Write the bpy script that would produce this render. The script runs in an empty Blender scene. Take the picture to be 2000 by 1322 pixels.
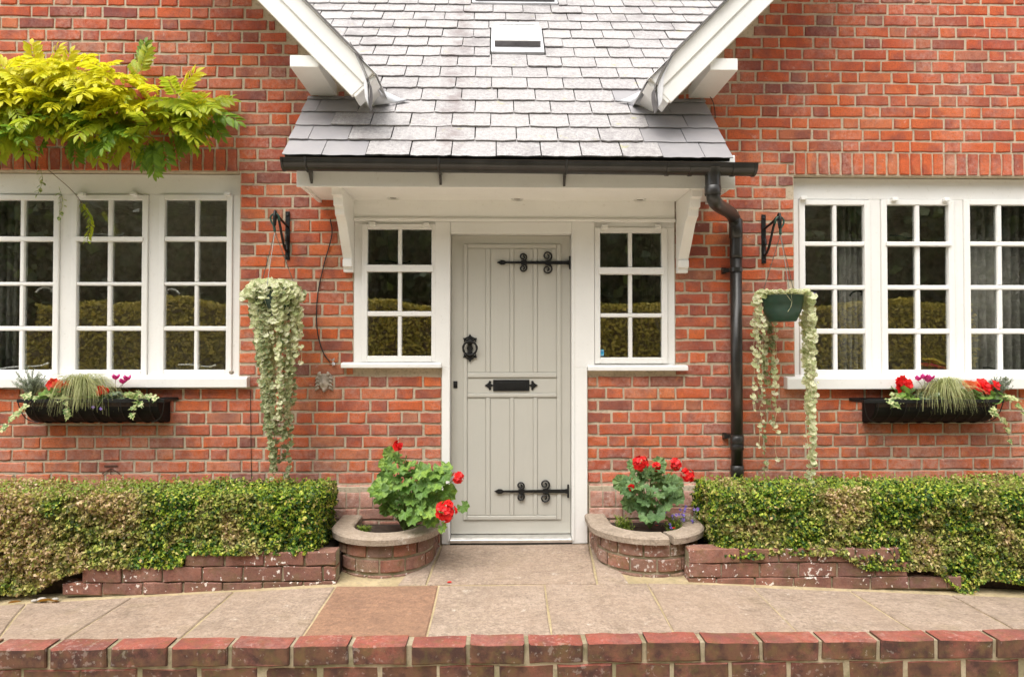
import bpy, bmesh, math, random
import numpy as np
from mathutils import Vector, Matrix, Euler, Quaternion, noise
random.seed(7); rng = np.random.default_rng(7)
PI = math.pi; R = math.radians
scene = bpy.context.scene
COL = scene.collection

# ------------------------------------------------------------------ camera
cam_d = bpy.data.cameras.new('camera'); cam = bpy.data.objects.new('camera', cam_d); COL.objects.link(cam)
cam_d.sensor_width = 36; cam_d.lens = 24; cam_d.clip_start = .05; cam_d.clip_end = 2000
CAM = Vector((0, -4.6, 1.29))
cam.location = CAM; cam.rotation_euler = (R(91.0), 0, R(-1.3))
scene.camera = cam
RM = Euler((R(91.0), 0, R(-1.3))).to_matrix(); F = 2000*24/36

# ------------------------------------------------------------------ sky, sun, exposure
SUN_EL, SUN_AZ = 63, 208      # azimuth clockwise from +Y
w = bpy.data.worlds.new('World'); scene.world = w; w.use_nodes = True
nt = w.node_tree
sky = nt.nodes.new('ShaderNodeTexSky'); sky.sky_type = 'NISHITA'; sky.sun_disc = False
sky.sun_elevation = R(SUN_EL); sky.sun_rotation = R(SUN_AZ); sky.air_density = 1.0; sky.dust_density = 3.0; sky.ozone_density = 1.0
hs = nt.nodes.new('ShaderNodeHueSaturation'); hs.inputs['Saturation'].default_value = .10
nt.links.new(sky.outputs[0], hs.inputs['Color'])
bg = nt.nodes['Background']; nt.links.new(hs.outputs[0], bg.inputs['Color']); bg.inputs['Strength'].default_value = .15
sd = bpy.data.lights.new('sun', 'SUN'); so = bpy.data.objects.new('sun', sd); COL.objects.link(so)
sd.energy = 1.45; sd.angle = R(55); sd.color = (1, .94, .85)
sv = Vector((math.sin(R(SUN_AZ))*math.cos(R(SUN_EL)), math.cos(R(SUN_AZ))*math.cos(R(SUN_EL)), math.sin(R(SUN_EL))))
so.location = sv*20; so.rotation_euler = sv.to_track_quat('Z', 'Y').to_euler()
scene.view_settings.view_transform = 'Standard'; scene.view_settings.look = 'None'
scene.view_settings.gamma = 1; scene.view_settings.use_curve_mapping = False
scene.view_settings.exposure = 1.25
scene.render.engine = 'CYCLES'
scene.cycles.max_bounces = 8; scene.cycles.diffuse_bounces = 5; scene.cycles.transparent_max_bounces = 24
scene.cycles.use_denoising = True; scene.cycles.sample_clamp_indirect = 6

# ------------------------------------------------------------------ photo pixel -> point on a real surface
def ray(px, py):
    return RM @ Vector(((px-1000)/F, -(py-661)/F, -1))
def P(px, py, Y):
    d = ray(px, py); return CAM + d*((Y-CAM.y)/d.y)
GS = .053
def gz(Y): return GS*min(Y, 0)
def G(px, py, up=0.):                     # on the terrace, which falls away from the door
    d = ray(px, py); t = (GS*CAM.y + up - CAM.z)/(d.z-GS*d.y); return CAM + d*t
RA = R(45); RY, RZ = -.55, 2.44           # main roof: eaves line and pitch
def RP(px, py, up=0.):
    n = Vector((0, -math.sin(RA), math.cos(RA))); o = Vector((0, RY, RZ)) + n*up
    d = ray(px, py); return CAM + d*((o-CAM).dot(n)/d.dot(n))
def X(px, Y, py=661): return P(px, py, Y).x
def Z(py, Y, px=1000): return P(px, py, Y).z

# ------------------------------------------------------------------ objects
WL = {}                                    # world origin of each object
def tag(o, label=None, cat=None, group=None, kind=None):
    if label: o['label'] = label
    if cat: o['category'] = cat
    if group: o['group'] = group
    if kind: o['kind'] = kind
    return o
def empty(name, loc, label=None, cat=None, group=None):
    o = bpy.data.objects.new(name, None); COL.objects.link(o); o.empty_display_size = .1
    o.location = loc; WL[o] = Vector(loc)
    return tag(o, label, cat, group)
def link(o, loc, parent=None):
    COL.objects.link(o); loc = Vector(loc); WL[o] = loc
    if parent is not None: o.parent = parent; o.location = loc - WL[parent]
    else: o.location = loc
    return o
def inst(name, me, loc, parent=None, rot=None, scale=None):
    o = bpy.data.objects.new(name, me); link(o, loc, parent)
    if rot is not None: o.rotation_euler = rot
    if scale is not None: o.scale = scale
    return o
class MB:
    def __init__(s): s.v = []; s.f = []
    def add(s, vs, fs):
        k = len(s.v); s.v += [tuple(v) for v in vs]; s.f += [tuple(i+k for i in f) for f in fs]; return s
    def box(s, x0, x1, y0, y1, z0, z1):
        if x0 > x1: x0, x1 = x1, x0
        if y0 > y1: y0, y1 = y1, y0
        if z0 > z1: z0, z1 = z1, z0
        return s.add([(x0,y0,z0),(x1,y0,z0),(x1,y1,z0),(x0,y1,z0),(x0,y0,z1),(x1,y0,z1),(x1,y1,z1),(x0,y1,z1)],
                     [(0,3,2,1),(4,5,6,7),(0,1,5,4),(1,2,6,5),(2,3,7,6),(3,0,4,7)])
    def prism(s, poly, axis, a, b):        # poly in the two other axes (x,z)/(y,z)/(x,y)
        def m(p, t): return (t,p[0],p[1]) if axis == 'x' else (p[0],t,p[1]) if axis == 'y' else (p[0],p[1],t)
        n = len(poly)
        ar = sum(poly[i][0]*poly[(i+1)%n][1]-poly[(i+1)%n][0]*poly[i][1] for i in range(n))
        if ar < 0: poly = poly[::-1]
        if a > b: a, b = b, a
        vs = [m(p, a) for p in poly]+[m(p, b) for p in poly]
        fs = [tuple(range(n))[::-1], tuple(range(n, 2*n))] + [(i,(i+1)%n,n+(i+1)%n,n+i) for i in range(n)]
        if axis == 'y': fs = [f[::-1] for f in fs]
        return s.add(vs, fs)
    def tube(s, pts, r, n=8, cap=True):
        pts = [Vector(p) for p in pts]; m = len(pts)
        rr = r if hasattr(r, '__len__') else [r]*m
        t0 = (pts[1]-pts[0]).normalized(); u = t0.orthogonal().normalized(); vs = []; fs = []
        for i, p in enumerate(pts):
            t = (pts[min(i+1,m-1)]-pts[max(i-1,0)])
            t = t.normalized() if t.length > 1e-9 else t0
            u = (u - t*u.dot(t)); u = u.normalized() if u.length > 1e-6 else t.orthogonal().normalized(); v = t.cross(u)
            vs += [p + (u*math.cos(2*PI*k/n)+v*math.sin(2*PI*k/n))*rr[i] for k in range(n)]
        for i in range(m-1):
            fs += [(i*n+k, i*n+(k+1)%n, (i+1)*n+(k+1)%n, (i+1)*n+k) for k in range(n)]
        if cap: fs += [tuple(range(n))[::-1], tuple(range((m-1)*n, m*n))]
        return s.add(vs, fs)
    def lathe(s, prof, c=(0,0,0), n=24, axis='z', close=False):
        vs = []; fs = []; m = len(prof); c = Vector(c)
        for (r, h) in prof:
            for k in range(n):
                a = 2*PI*k/n; x, y = r*math.cos(a), r*math.sin(a)
                vs.append(c + (Vector((x,y,h)) if axis == 'z' else Vector((x,h,y)) if axis == 'y' else Vector((h,x,y))))
        for i in range(m-1):
            fs += [(i*n+k, i*n+(k+1)%n, (i+1)*n+(k+1)%n, (i+1)*n+k) for k in range(n)]
        if close: fs += [tuple(range(n))[::-1], tuple(range((m-1)*n, m*n))]
        if axis == 'y': fs = [f[::-1] for f in fs]
        return s.add(vs, fs)
    def mesh(s, name, mat, off=Vector((0,0,0)), smooth=False):
        me = bpy.data.meshes.new(name); me.from_pydata([tuple(Vector(v)-off) for v in s.v], [], s.f)
        if mat: me.materials.append(mat)
        if smooth: me.shade_smooth()
        return me
    def build(s, name, mat, parent=None, smooth=False, bevel=0, origin=None):
        a = np.array(s.v); c = Vector((float(a[:,0].mean()), float(a[:,1].mean()), float(a[:,2].min()))) if origin is None else Vector(origin)
        me = s.mesh(name, mat, c, smooth); o = bpy.data.objects.new(name, me); link(o, c, parent)
        if bevel:
            b = o.modifiers.new('bevel', 'BEVEL'); b.width = bevel; b.segments = 2; b.limit_method = 'ANGLE'; b.angle_limit = R(40)
        return o
def curve_pts(pts, n=8):                   # Catmull-Rom
    pts = [Vector(p) for p in pts]; q = [pts[0]*2-pts[1]]+pts+[pts[-1]*2-pts[-2]]; out = []
    for i in range(1, len(q)-2):
        a, b, c, d = q[i-1:i+3]
        for k in range(n):
            t = k/n; out.append(.5*((2*b)+(c-a)*t+(2*a-5*b+4*c-d)*t*t+(3*b-a-3*c+d)*t**3))
    return out+[pts[-1]]
def rnd(a, b): return random.uniform(a, b)

# ------------------------------------------------------------------ materials
class NT:
    def __init__(s, name):
        s.m = bpy.data.materials.new(name); s.m.use_nodes = True; s.t = s.m.node_tree
        s.b = s.t.nodes['Principled BSDF']; s.out = s.t.nodes['Material Output']
    def n(s, typ, ins=None, **kw):
        x = s.t.nodes.new('ShaderNode'+typ)
        for k, v in kw.items(): setattr(x, k, v)
        for k, v in (ins or {}).items(): s.set(x.inputs[k], v)
        return x
    def set(s, sock, v):
        if isinstance(v, bpy.types.NodeSocket): s.t.links.new(v, sock)
        elif isinstance(v, (tuple, list)) and len(v) == 3 and sock.type == 'RGBA': sock.default_value = (*v, 1)
        else: sock.default_value = v
    def P(s, **kw):
        for k, v in kw.items(): s.set(s.b.inputs[k.replace('_', ' ')], v)
    def pos(s): return s.n('NewGeometry').outputs['Position']
    def noise(s, scale, vec=None, detail=4, rough=.55, dist=0., off=None):
        vec = vec or s.pos()
        if off is not None: vec = s.n('VectorMath', {0: vec, 1: off}, operation='ADD').outputs[0]
        return s.n('TexNoise', {'Vector': vec, 'Scale': scale, 'Detail': detail, 'Roughness': rough, 'Distortion': dist}).outputs['Fac']
    def ramp(s, fac, stops, interp='LINEAR'):
        x = s.n('ValToRGB', {'Fac': fac}); cr = x.color_ramp; cr.interpolation = interp
        while len(cr.elements) < len(stops): cr.elements.new(.5)
        for e, (p, c) in zip(cr.elements, stops):
            e.position = p; e.color = (*c, 1) if len(c) == 3 else c
        return x.outputs['Color']
    def mask(s, fac, a, b): return s.n('MapRange', {'Value': fac, 'From Min': a, 'From Max': b}).outputs[0]
    def mix(s, fac, a, b, mode='MIX'):
        x = s.n('Mix', data_type='RGBA', blend_type=mode); x.clamp_factor = True
        s.set(x.inputs[0], fac); s.set(x.inputs[6], a); s.set(x.inputs[7], b); return x.outputs[2]
    def math(s, op, a, b=0.): return s.n('Math', {0: a, 1: b}, operation=op).outputs[0]
    def bump(s, h, strength=.3, dist=.01): s.P(Normal=s.n('Bump', {'Height': h, 'Strength': strength, 'Distance': dist}).outputs[0])
    def rand(s):                           # one number per brick, whether its own object or an island
        a = s.n('ObjectInfo').outputs['Random']; b = s.n('NewGeometry').outputs['Random Per Island']
        return s.math('FRACT', s.math('ADD', a, b))
    def offs(s, r, k=37.): return s.n('CombineXYZ', {0: s.math('MULTIPLY', r, k), 1: s.math('MULTIPLY', r, k*1.7), 2: s.math('MULTIPLY', r, k*2.3)}).outputs[0]

def brick_mat(name, stops, bloom=.35, moss=0., lichen=0., grime=0., dark=.6, face=0., salts=False, warm=.25):
    t = NT(name); r = t.rand(); of = t.offs(r)
    c = t.ramp(r, stops)
    if warm > .5: c = t.mix(1., c, (1.04,.87,.80), 'MULTIPLY')
    c = t.mix(t.math('MULTIPLY', t.mask(t.noise(.9), .42, .62), .42*warm), c, (.50, .135, .04))       # warm drifts over the wall
    c = t.mix(t.math('MULTIPLY', t.mask(t.noise(7, off=of, detail=4), .47, .66), dark), c, (.15, .06, .055))
    c = t.mix(t.math('MULTIPLY', t.mask(t.noise(8, off=of, detail=4, dist=.5), .38, .28), .6*warm), c, (.56, .19, .07))   # kiln burn
    c = t.mix(t.math('MULTIPLY', t.mask(t.noise(38, off=of), .35, .7), .35), c, t.mix(1., c, (1.5, 1.35, 1.2), 'MULTIPLY'))
    c = t.mix(t.math('MULTIPLY', t.mask(t.noise(150, detail=2), .52, .66), .45), c, (.09, .035, .03))
    hz = t.n('SeparateXYZ', {0: t.pos()}).outputs[2]
    c = t.mix(t.math('MULTIPLY', t.mask(hz, 1.9, 3.3), .45), c, t.mix(1., c, (.86,.72,1.0), 'MULTIPLY'))      # older, bluer bricks high in the gables
    bl = t.math('MULTIPLY', t.mask(t.noise(2.3, detail=5), .42, .62), t.mask(t.noise(34, detail=6, rough=.7), .38, .62))
    c = t.mix(t.math('MULTIPLY', bl, bloom), c, (.62, .44, .37))
    if salts: c = t.mix(t.math('MULTIPLY', t.math('MULTIPLY', t.mask(hz, .95, .25), t.mask(t.noise(20, detail=6, rough=.7, off=(2.,8.,3.)), .40, .62)), bloom*1.1), c, (.60,.45,.39))   # salts in the damp foot of the wall
    sp = t.mask(t.noise(16, detail=5, rough=.7, off=of), .64, .7)
    c = t.mix(t.math('MULTIPLY', sp, bloom*.8), c, (.68, .55, .48))
    if grime: c = t.mix(t.math('MULTIPLY', t.mask(t.noise(7, detail=6, rough=.65), .42, .66), grime), c, (.07, .045, .035))
    if face:                               # algae and soot, with shade painted in: upright faces darker than tops
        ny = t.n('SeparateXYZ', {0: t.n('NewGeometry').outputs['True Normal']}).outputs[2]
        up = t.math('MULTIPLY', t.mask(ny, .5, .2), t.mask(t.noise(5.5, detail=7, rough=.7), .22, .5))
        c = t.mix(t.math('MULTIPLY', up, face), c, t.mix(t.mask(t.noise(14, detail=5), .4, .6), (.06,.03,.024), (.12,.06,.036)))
    if moss: c = t.mix(t.math('MULTIPLY', t.mask(t.noise(11, detail=6, rough=.7, off=(3., 5., 1.)), .5, .62), moss), c, (.12, .11, .03))
    if lichen: c = t.mix(t.math('MULTIPLY', t.mask(t.math('ADD', t.math('MULTIPLY', t.noise(42, detail=3, rough=.6), .75), t.math('MULTIPLY', t.noise(3.1, detail=2), .38)), .67, .69), lichen), c, (.74, .68, .62))
    t.P(Base_Color=c, Roughness=.88); t.b.inputs['Specular IOR Level'].default_value = .25
    t.bump(t.math('ADD', t.noise(60, detail=6, rough=.65, off=of), t.math('MULTIPLY', t.noise(260, detail=3), .5)), .55, .006)
    return t.m
WALLST = [(0,(.16,.07,.06)),(.09,(.26,.08,.055)),(.2,(.38,.095,.05)),(.36,(.48,.125,.045)),(.52,(.45,.115,.045)),(.66,(.52,.15,.05)),(.78,(.40,.11,.06)),(.88,(.50,.19,.085)),(.95,(.30,.14,.09)),(1,(.44,.20,.12))]
M = {}
M['brick'] = brick_mat('brick_red', WALLST, bloom=.34, salts=True, warm=1.)
M['plinth'] = brick_mat('brick_plinth', [(0,(.44,.22,.16)),(.5,(.50,.26,.2)),(1,(.38,.16,.11))], bloom=.9, grime=.3)
M['brick_old'] = brick_mat('brick_weathered', [(0,(.19,.125,.095)),(.5,(.23,.13,.095)),(.8,(.28,.12,.075)),(1,(.27,.18,.13))], bloom=.4, moss=.4, lichen=.6, grime=.35)
M['brick_bed'] = brick_mat('brick_bed', [(0,(.19,.10,.075)),(.5,(.25,.115,.085)),(1,(.22,.12,.09))], bloom=.2, moss=.3, lichen=1., grime=.45)
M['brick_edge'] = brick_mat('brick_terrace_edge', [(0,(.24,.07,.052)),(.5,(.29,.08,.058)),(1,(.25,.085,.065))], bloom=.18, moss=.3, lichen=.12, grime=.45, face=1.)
def mortar_mat(name, c0, c1, moss=0.):
    t = NT(name); c = t.mix(t.mask(t.noise(5, detail=6), .3, .7), c0, c1)
    c = t.mix(t.math('MULTIPLY', t.mask(t.noise(60, detail=4), .5, .7), .5), c, (.2, .17, .13))
    if moss: c = t.mix(t.math('MULTIPLY', t.mask(t.noise(9, detail=6), .44, .58), moss), c, (.10, .10, .03))
    t.P(Base_Color=c, Roughness=.95); t.bump(t.noise(140, detail=6, rough=.7), .8, .006); return t.m
M['mortar'] = mortar_mat('mortar_lime', (.56,.47,.35), (.45,.37,.265))
M['mortar_old'] = mortar_mat('mortar_old', (.44,.37,.26), (.32,.26,.17), .55)
M['joint'] = mortar_mat('mortar_paving', (.50,.40,.24), (.38,.29,.16), .25)
def paint(name, col, rough=.42, dirt=.2, grain=0.):
    t = NT(name)
    c = t.mix(t.math('MULTIPLY', t.mask(t.noise(3.5, detail=6, rough=.65), .45, .75), dirt), col, tuple(x*.72 for x in col))
    c = t.mix(t.math('MULTIPLY', t.mask(t.noise(45, detail=5, rough=.7), .6, .72), dirt*1.2), c, (.33,.29,.2))
    t.P(Base_Color=c, Roughness=rough)
    vec = t.n('VectorMath', {0: t.pos(), 1: (60., 60., 3.)}, operation='MULTIPLY').outputs[0]
    t.bump(t.math('ADD', t.n('TexNoise', {'Vector': vec, 'Scale': 1., 'Detail': 3.}).outputs['Fac'], t.noise(18)), .10+grain, .004); return t.m
M['white'] = paint('white_paint', (.78,.77,.745))
M['canopy'] = paint('cream_paint', (.83,.82,.795))
M['door'] = paint('sage_paint', (.475,.46,.41), .45, .10, .15)
def simple(name, col, rough=.5, metal=0., bump=0., scale=60, var=.25, spec=.5):
    t = NT(name); n = t.noise(scale*.3, detail=5)
    t.P(Base_Color=t.mix(t.mask(n, .3, .7), tuple(x*(1-var) for x in col), tuple(min(1, x*(1+var)) for x in col)), Roughness=rough, Metallic=metal)
    t.b.inputs['Specular IOR Level'].default_value = spec
    if bump: t.bump(t.noise(scale, detail=5), bump, .004)
    return t.m
M['iron'] = simple('black_iron', (.008,.008,.008), .45, 0, .4, 120, .25, .35)
M['gutter'] = simple('black_plastic', (.022,.02,.018), .33, 0, .05, 30, .4)
M['trough'] = simple('black_trough', (.005,.005,.005), .6, 0, .3, 90, .25, .2)
M['pot'] = simple('green_plastic', (.012,.05,.034), .4, 0, .08, 40, .3)
M['alu'] = simple('aluminium', (.75,.74,.72), .3, .9, .05, 80, .1)
M['lead'] = simple('lead_sheet', (.62,.62,.64), .5, .1, .4, 14, .25)
M['cable'] = simple('black_cable', (.015,.014,.013), .5)
M['wire'] = simple('wire_hanger', (.16,.17,.15), .4, .6)
M['soil'] = simple('soil', (.035,.022,.014), .95, 0, 1., 120, .5)
M['bark'] = simple('bark', (.10,.07,.045), .9, 0, .8, 60, .4)
M['stem'] = simple('green_stem', (.16,.24,.06), .6)
M['stem_red'] = simple('brown_stem', (.17,.11,.05), .7)
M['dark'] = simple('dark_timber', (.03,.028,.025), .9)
M['slate_edge'] = simple('slate_edge', (.13,.12,.12), .7, 0, .4, 60)
M['room'] = simple('room_plaster', (.74,.69,.60), .9)
M['curtain'] = simple('curtain_cloth', (.50,.48,.43), .95)
M['grot'] = simple('carved_stone', (.36,.31,.25), .9, 0, .9, 70, .35)
M['coping'] = None
def stone(name, c0, c1, c2, lichen=.5, moss=.2, riven=.5):
    t = NT(name); r = t.rand(); of = t.offs(r)
    dk = tuple(x*.55 for x in c1); lt = tuple(min(.8, x*1.45) for x in c0)
    c = t.mix(t.mask(t.noise(2.2, off=of, detail=6, rough=.6), .3, .7), c0, c1)
    c = t.mix(t.math('MULTIPLY', r, .8), c, c2)
    vec = t.n('VectorMath', {0: t.n('VectorMath', {0: t.pos(), 1: of}, operation='ADD').outputs[0], 1: (9., 30., 20.)}, operation='MULTIPLY').outputs[0]
    c = t.mix(t.math('MULTIPLY', t.mask(t.n('TexNoise', {'Vector': vec, 'Scale': 1., 'Detail': 8., 'Roughness': .75}).outputs['Fac'], .42, .68), .45), c, dk)   # bedding grain
    c = t.mix(t.math('MULTIPLY', t.mask(t.noise(34, off=of, detail=8, rough=.8), .44, .64), .6), c, lt)
    c = t.mix(t.math('MULTIPLY', t.mask(t.noise(80, detail=6, rough=.7), .50, .64), .6), c, dk)
    c = t.mix(t.math('MULTIPLY', t.mask(t.noise(5, off=of, detail=7, rough=.75), .48, .68), .5), c, dk)
    c = t.mix(t.math('MULTIPLY', t.mask(t.noise(1.6, off=of, detail=6, rough=.65), .48, .66), .4), c, c2)
    c = t.mix(t.math('MULTIPLY', t.mask(t.noise(13, detail=9, rough=.8, off=(9., 2., 0.)), .60, .70), lichen), c, (.64,.59,.51))
    c = t.mix(t.math('MULTIPLY', t.mask(t.noise(4.2, detail=8, rough=.7, off=(1., 7., 0.)), .55, .72), moss), c, (.2,.155,.07))
    t.P(Base_Color=c, Roughness=.88); t.b.inputs['Specular IOR Level'].default_value = .3
    st = t.math('MULTIPLY', t.noise(1.7, off=of, detail=5, rough=.6), 9.)
    led = t.math('ADD', t.math('FLOOR', st), t.mask(t.math('FRACT', st), .82, 1.))           # riven ledges
    h = t.math('ADD', t.math('MULTIPLY', led, .22*riven), t.math('ADD', t.math('MULTIPLY', t.noise(9, off=of, detail=10, rough=.68), .8), t.math('MULTIPLY', t.noise(90, detail=5), .3)))
    t.bump(h, .8, .014); return t.m
M['slab'] = stone('york_stone', (.355,.28,.22), (.285,.212,.158), (.30,.215,.155), .75, .3, 1.3)
M['slab_warm'] = stone('york_stone_rust', (.29,.165,.10), (.235,.135,.092), (.26,.155,.10), .2, .06, 1.)
M['coping'] = stone('cast_stone', (.36,.29,.23), (.30,.24,.18), (.35,.28,.215), .6, .3, 0.)
def slate_mat():
    t = NT('weathered_slate'); r = t.rand(); of = t.offs(r)
    c = t.ramp(r, [(0,(.24,.22,.225)),(.5,(.28,.262,.262)),(1,(.32,.30,.30))])
    li = t.mask(t.noise(42, off=of, detail=7, rough=.8), .40, .56)
    c = t.mix(t.math('MULTIPLY', li, .85), c, (.43,.41,.40))
    c = t.mix(t.math('MULTIPLY', t.mask(t.noise(120, detail=3), .54, .64), .6), c, (.2,.18,.18))
    c = t.mix(t.math('MULTIPLY', t.mask(t.noise(3.2, detail=7, rough=.7), .52, .68), .6), c, (.15,.13,.13))
    sx = t.n('SeparateXYZ', {0: t.pos()}).outputs[0]
    st = t.math('SUBTRACT', 1., t.math('MULTIPLY', t.math('ABSOLUTE', t.math('SUBTRACT', sx, -.29)), 9.))
    st = t.math('MULTIPLY', t.mask(st, 0., .7), t.mask(t.noise(9, detail=6), .42, .62))
    c = t.mix(t.math('MULTIPLY', st, .75), c, (.19,.15,.145))               # rust-brown run below the roof light
    c = t.mix(t.math('MULTIPLY', t.mask(t.noise(14, off=(4., 4., 4.), detail=6), .64, .7), .5), c, (.34,.32,.12))
    t.P(Base_Color=c, Roughness=.55); t.bump(t.math('ADD', t.noise(70, detail=6, off=of, rough=.7), t.noise(9, off=of)), .5, .006); return t.m
M['slate'] = slate_mat()
def slate_new():
    t = NT('smooth_slate'); r = t.rand(); of = t.offs(r)
    c = t.mix(t.mask(t.noise(6, off=of, detail=6), .3, .7), (.25,.24,.25), (.30,.285,.29)); t.P(Base_Color=c, Roughness=.5)
    t.bump(t.noise(24, off=of), .25, .005); return t.m
M['slate_new'] = slate_new()
def glass_mat(name, ior=4.5, tint=(.98,.99,.98)):
    t = NT(name); t.t.nodes.remove(t.b)
    tr = t.n('BsdfTransparent', {'Color': tint}); gl = t.n('BsdfGlossy', {'Color': (1,1,1), 'Roughness': .004})
    bp = t.n('Bump', {'Height': t.noise(2.2, detail=1), 'Strength': .05, 'Distance': .03}); t.t.links.new(bp.outputs[0], gl.inputs['Normal'])
    fr = t.math('MULTIPLY', t.n('Fresnel', {'IOR': ior}).outputs[0], t.math('SUBTRACT', 1., t.n('NewGeometry').outputs['Backfacing']))
    mx = t.n('MixShader', {0: fr, 1: tr.outputs[0], 2: gl.outputs[0]}); t.t.links.new(mx.outputs[0], t.out.inputs[0]); return t.m
M['glass'] = glass_mat('window_glass')
def leaf_mat(name, stops, stops2=None, patch=2.2, lo=.46, hi=.58, trans=.38, rough=.45, obj=False, veins=None, drift=None):
    t = NT(name); g = t.n('NewGeometry'); r = t.rand() if obj else g.outputs['Random Per Island']
    c = t.ramp(r, stops)
    if stops2:
        pn = t.noise(patch, detail=4)
        if drift is not None: pn = t.math('ADD', pn, t.mask(t.n('SeparateXYZ', {0: t.pos()}).outputs[0], *drift))
        c = t.mix(t.mask(pn, lo, hi), c, t.ramp(r, stops2))
    if veins: c = t.mix(t.mask(t.noise(veins[0], detail=3), .47, .56), c, veins[1])
    t.P(Base_Color=c, Roughness=rough); t.b.inputs['Specular IOR Level'].default_value = .35
    tl = t.n('BsdfTranslucent', {'Color': c}); mx = t.n('MixShader', {0: trans, 1: t.b.outputs[0], 2: tl.outputs[0]})
    t.t.links.new(mx.outputs[0], t.out.inputs[0]); return t.m
GRN = [(0,(.015,.045,.012)),(.36,(.05,.13,.02)),(.58,(.18,.31,.03)),(.75,(.44,.56,.055)),(.9,(.66,.68,.10)),(1,(.60,.42,.2))]
BRN = [(0,(.10,.075,.03)),(.2,(.34,.22,.09)),(.38,(.22,.26,.045)),(.54,(.50,.46,.10)),(.72,(.64,.45,.25)),(1,(.80,.62,.40))]
M['box'] = leaf_mat('box_leaves', GRN, BRN, 3.2, .46, .64)
M['box_brown'] = leaf_mat('box_leaves_scorched', GRN, BRN, 3.0, .50, .66, drift=(-2.0, -6.0))
M['hedge_far'] = leaf_mat('hedge_leaves', [(0,(.20,.18,.03)),(.5,(.52,.43,.06)),(1,(.72,.58,.12))])
M['tree'] = leaf_mat('tree_leaves', [(0,(.012,.025,.008)),(.6,(.03,.055,.012)),(1,(.07,.10,.02))])
M['wist_y'] = leaf_mat('wisteria_young', [(0,(.62,.60,.02)),(.5,(.74,.68,.03)),(1,(.60,.62,.03))], obj=True, trans=.5)
M['wist_m'] = leaf_mat('wisteria_mid', [(0,(.34,.44,.03)),(.5,(.50,.53,.035)),(1,(.34,.46,.03))], obj=True, trans=.5)
M['wist_g'] = leaf_mat('wisteria_green', [(0,(.16,.29,.03)),(.5,(.24,.38,.035)),(1,(.11,.22,.025))], obj=True, trans=.45)
M['pale'] = leaf_mat('variegated_leaves', trans=.5, stops=[(0,(.30,.36,.13)),(.2,(.60,.62,.34)),(.45,(.80,.77,.52)),(1,(.86,.83,.66))], veins=(110., (.52,.58,.3)))
M['pale_dark'] = leaf_mat('variegated_shaded', [(0,(.16,.15,.05)),(.4,(.32,.32,.15)),(1,(.5,.48,.3))], veins=(90., (.14,.20,.07)))  # darker leaf copy, the baskets' inner shade put into its colour
M['ivy'] = leaf_mat('ivy_leaves', [(0,(.36,.42,.14)),(.5,(.56,.58,.26)),(1,(.66,.66,.36))], veins=(60., (.14,.25,.06)))
M['silver'] = leaf_mat('silver_leaves', [(0,(.22,.26,.18)),(1,(.45,.49,.38))])
M['grass'] = leaf_mat('sedge_blades', [(0,(.20,.24,.07)),(.5,(.38,.40,.16)),(1,(.52,.52,.26))])
M['ger'] = leaf_mat('geranium_leaves', [(0,(.10,.20,.05)),(.5,(.19,.34,.07)),(1,(.30,.46,.09))], obj=True, veins=(26., (.14,.25,.06)))
M['ger_b'] = leaf_mat('geranium_leaves_blue', [(0,(.11,.20,.08)),(.5,(.18,.30,.12)),(1,(.26,.40,.15))], obj=True, veins=(26., (.14,.24,.09)))
M['cyc'] = leaf_mat('cyclamen_leaves', [(0,(.07,.13,.06)),(1,(.13,.22,.10))], veins=(55., (.38,.44,.33)))
M['lime'] = leaf_mat('lime_leaves', [(0,(.16,.26,.03)),(1,(.34,.42,.06))])
M['red'] = leaf_mat('red_petals', [(0,(.55,.004,.008)),(.6,(.72,.012,.014)),(1,(.82,.03,.02))], trans=.25)
M['orange'] = leaf_mat('orange_petals', [(0,(.68,.10,.03)),(1,(.78,.18,.07))], trans=.25)
M['pink'] = leaf_mat('pink_petals', [(0,(.60,.03,.22)),(1,(.74,.10,.38))], trans=.25)
M['blue'] = leaf_mat('blue_petals', [(0,(.14,.12,.50)),(1,(.36,.22,.62))])
M['dryleaf'] = leaf_mat('fallen_leaf', [(0,(.50,.30,.02)),(1,(.40,.17,.05))], obj=True)
M['pebble'] = simple('pebble', (.36,.33,.29), .8, 0, .3, 40)
M['lawn'] = simple('lawn_ground', (.05,.085,.02), .95, 0, 1., 50, .5)
M['bulb'] = simple('lamp_glass', (.22,.2,.16), .15)
# ------------------------------------------------------------------ brick and slate pieces (shared meshes)
def brick_piece(L, H, D, jit=.0032, ch=.0045):
    """front at y=0 looking to -Y, body back to y=D, worn irregular arris"""
    hx, hz = L/2, H/2
    out = [(-hx,-hz),(-hx*.35,-hz),(hx*.35,-hz),(hx,-hz),(hx,hz),(hx*.35,hz),(-hx*.35,hz),(-hx,hz)]
    out = [(a+rnd(-jit,jit)*.8, b+rnd(-jit,jit)) for a, b in out]
    inn = [(a*(1-ch/hx*rnd(.8,1.8)), b*(1-ch/hz*rnd(.7,1.5))) for a, b in out]
    m = MB(); vs = [(a,rnd(-.001,.001),b) for a,b in inn]+[(a,ch,b) for a,b in out]+[(a,D,b) for a,b in out]
    n = 8; fs = [tuple(range(n))]+[(i,n+i,n+(i+1)%n,(i+1)%n) for i in range(n)]+[(n+i,2*n+i,2*n+(i+1)%n,n+(i+1)%n) for i in range(n)]
    return m.add(vs, fs)
SL, SH, JT = .2225, .0668, .014
HL = .1033
STR = [brick_piece(SL, SH, .05) for _ in range(10)]
HED = [brick_piece(HL, SH, .05) for _ in range(8)]
STRM = [b.mesh('brick', M['brick']) for b in STR]; HEDM = [b.mesh('brick', M['brick']) for b in HED]
PITCHX = SL+HL+2*JT

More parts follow.
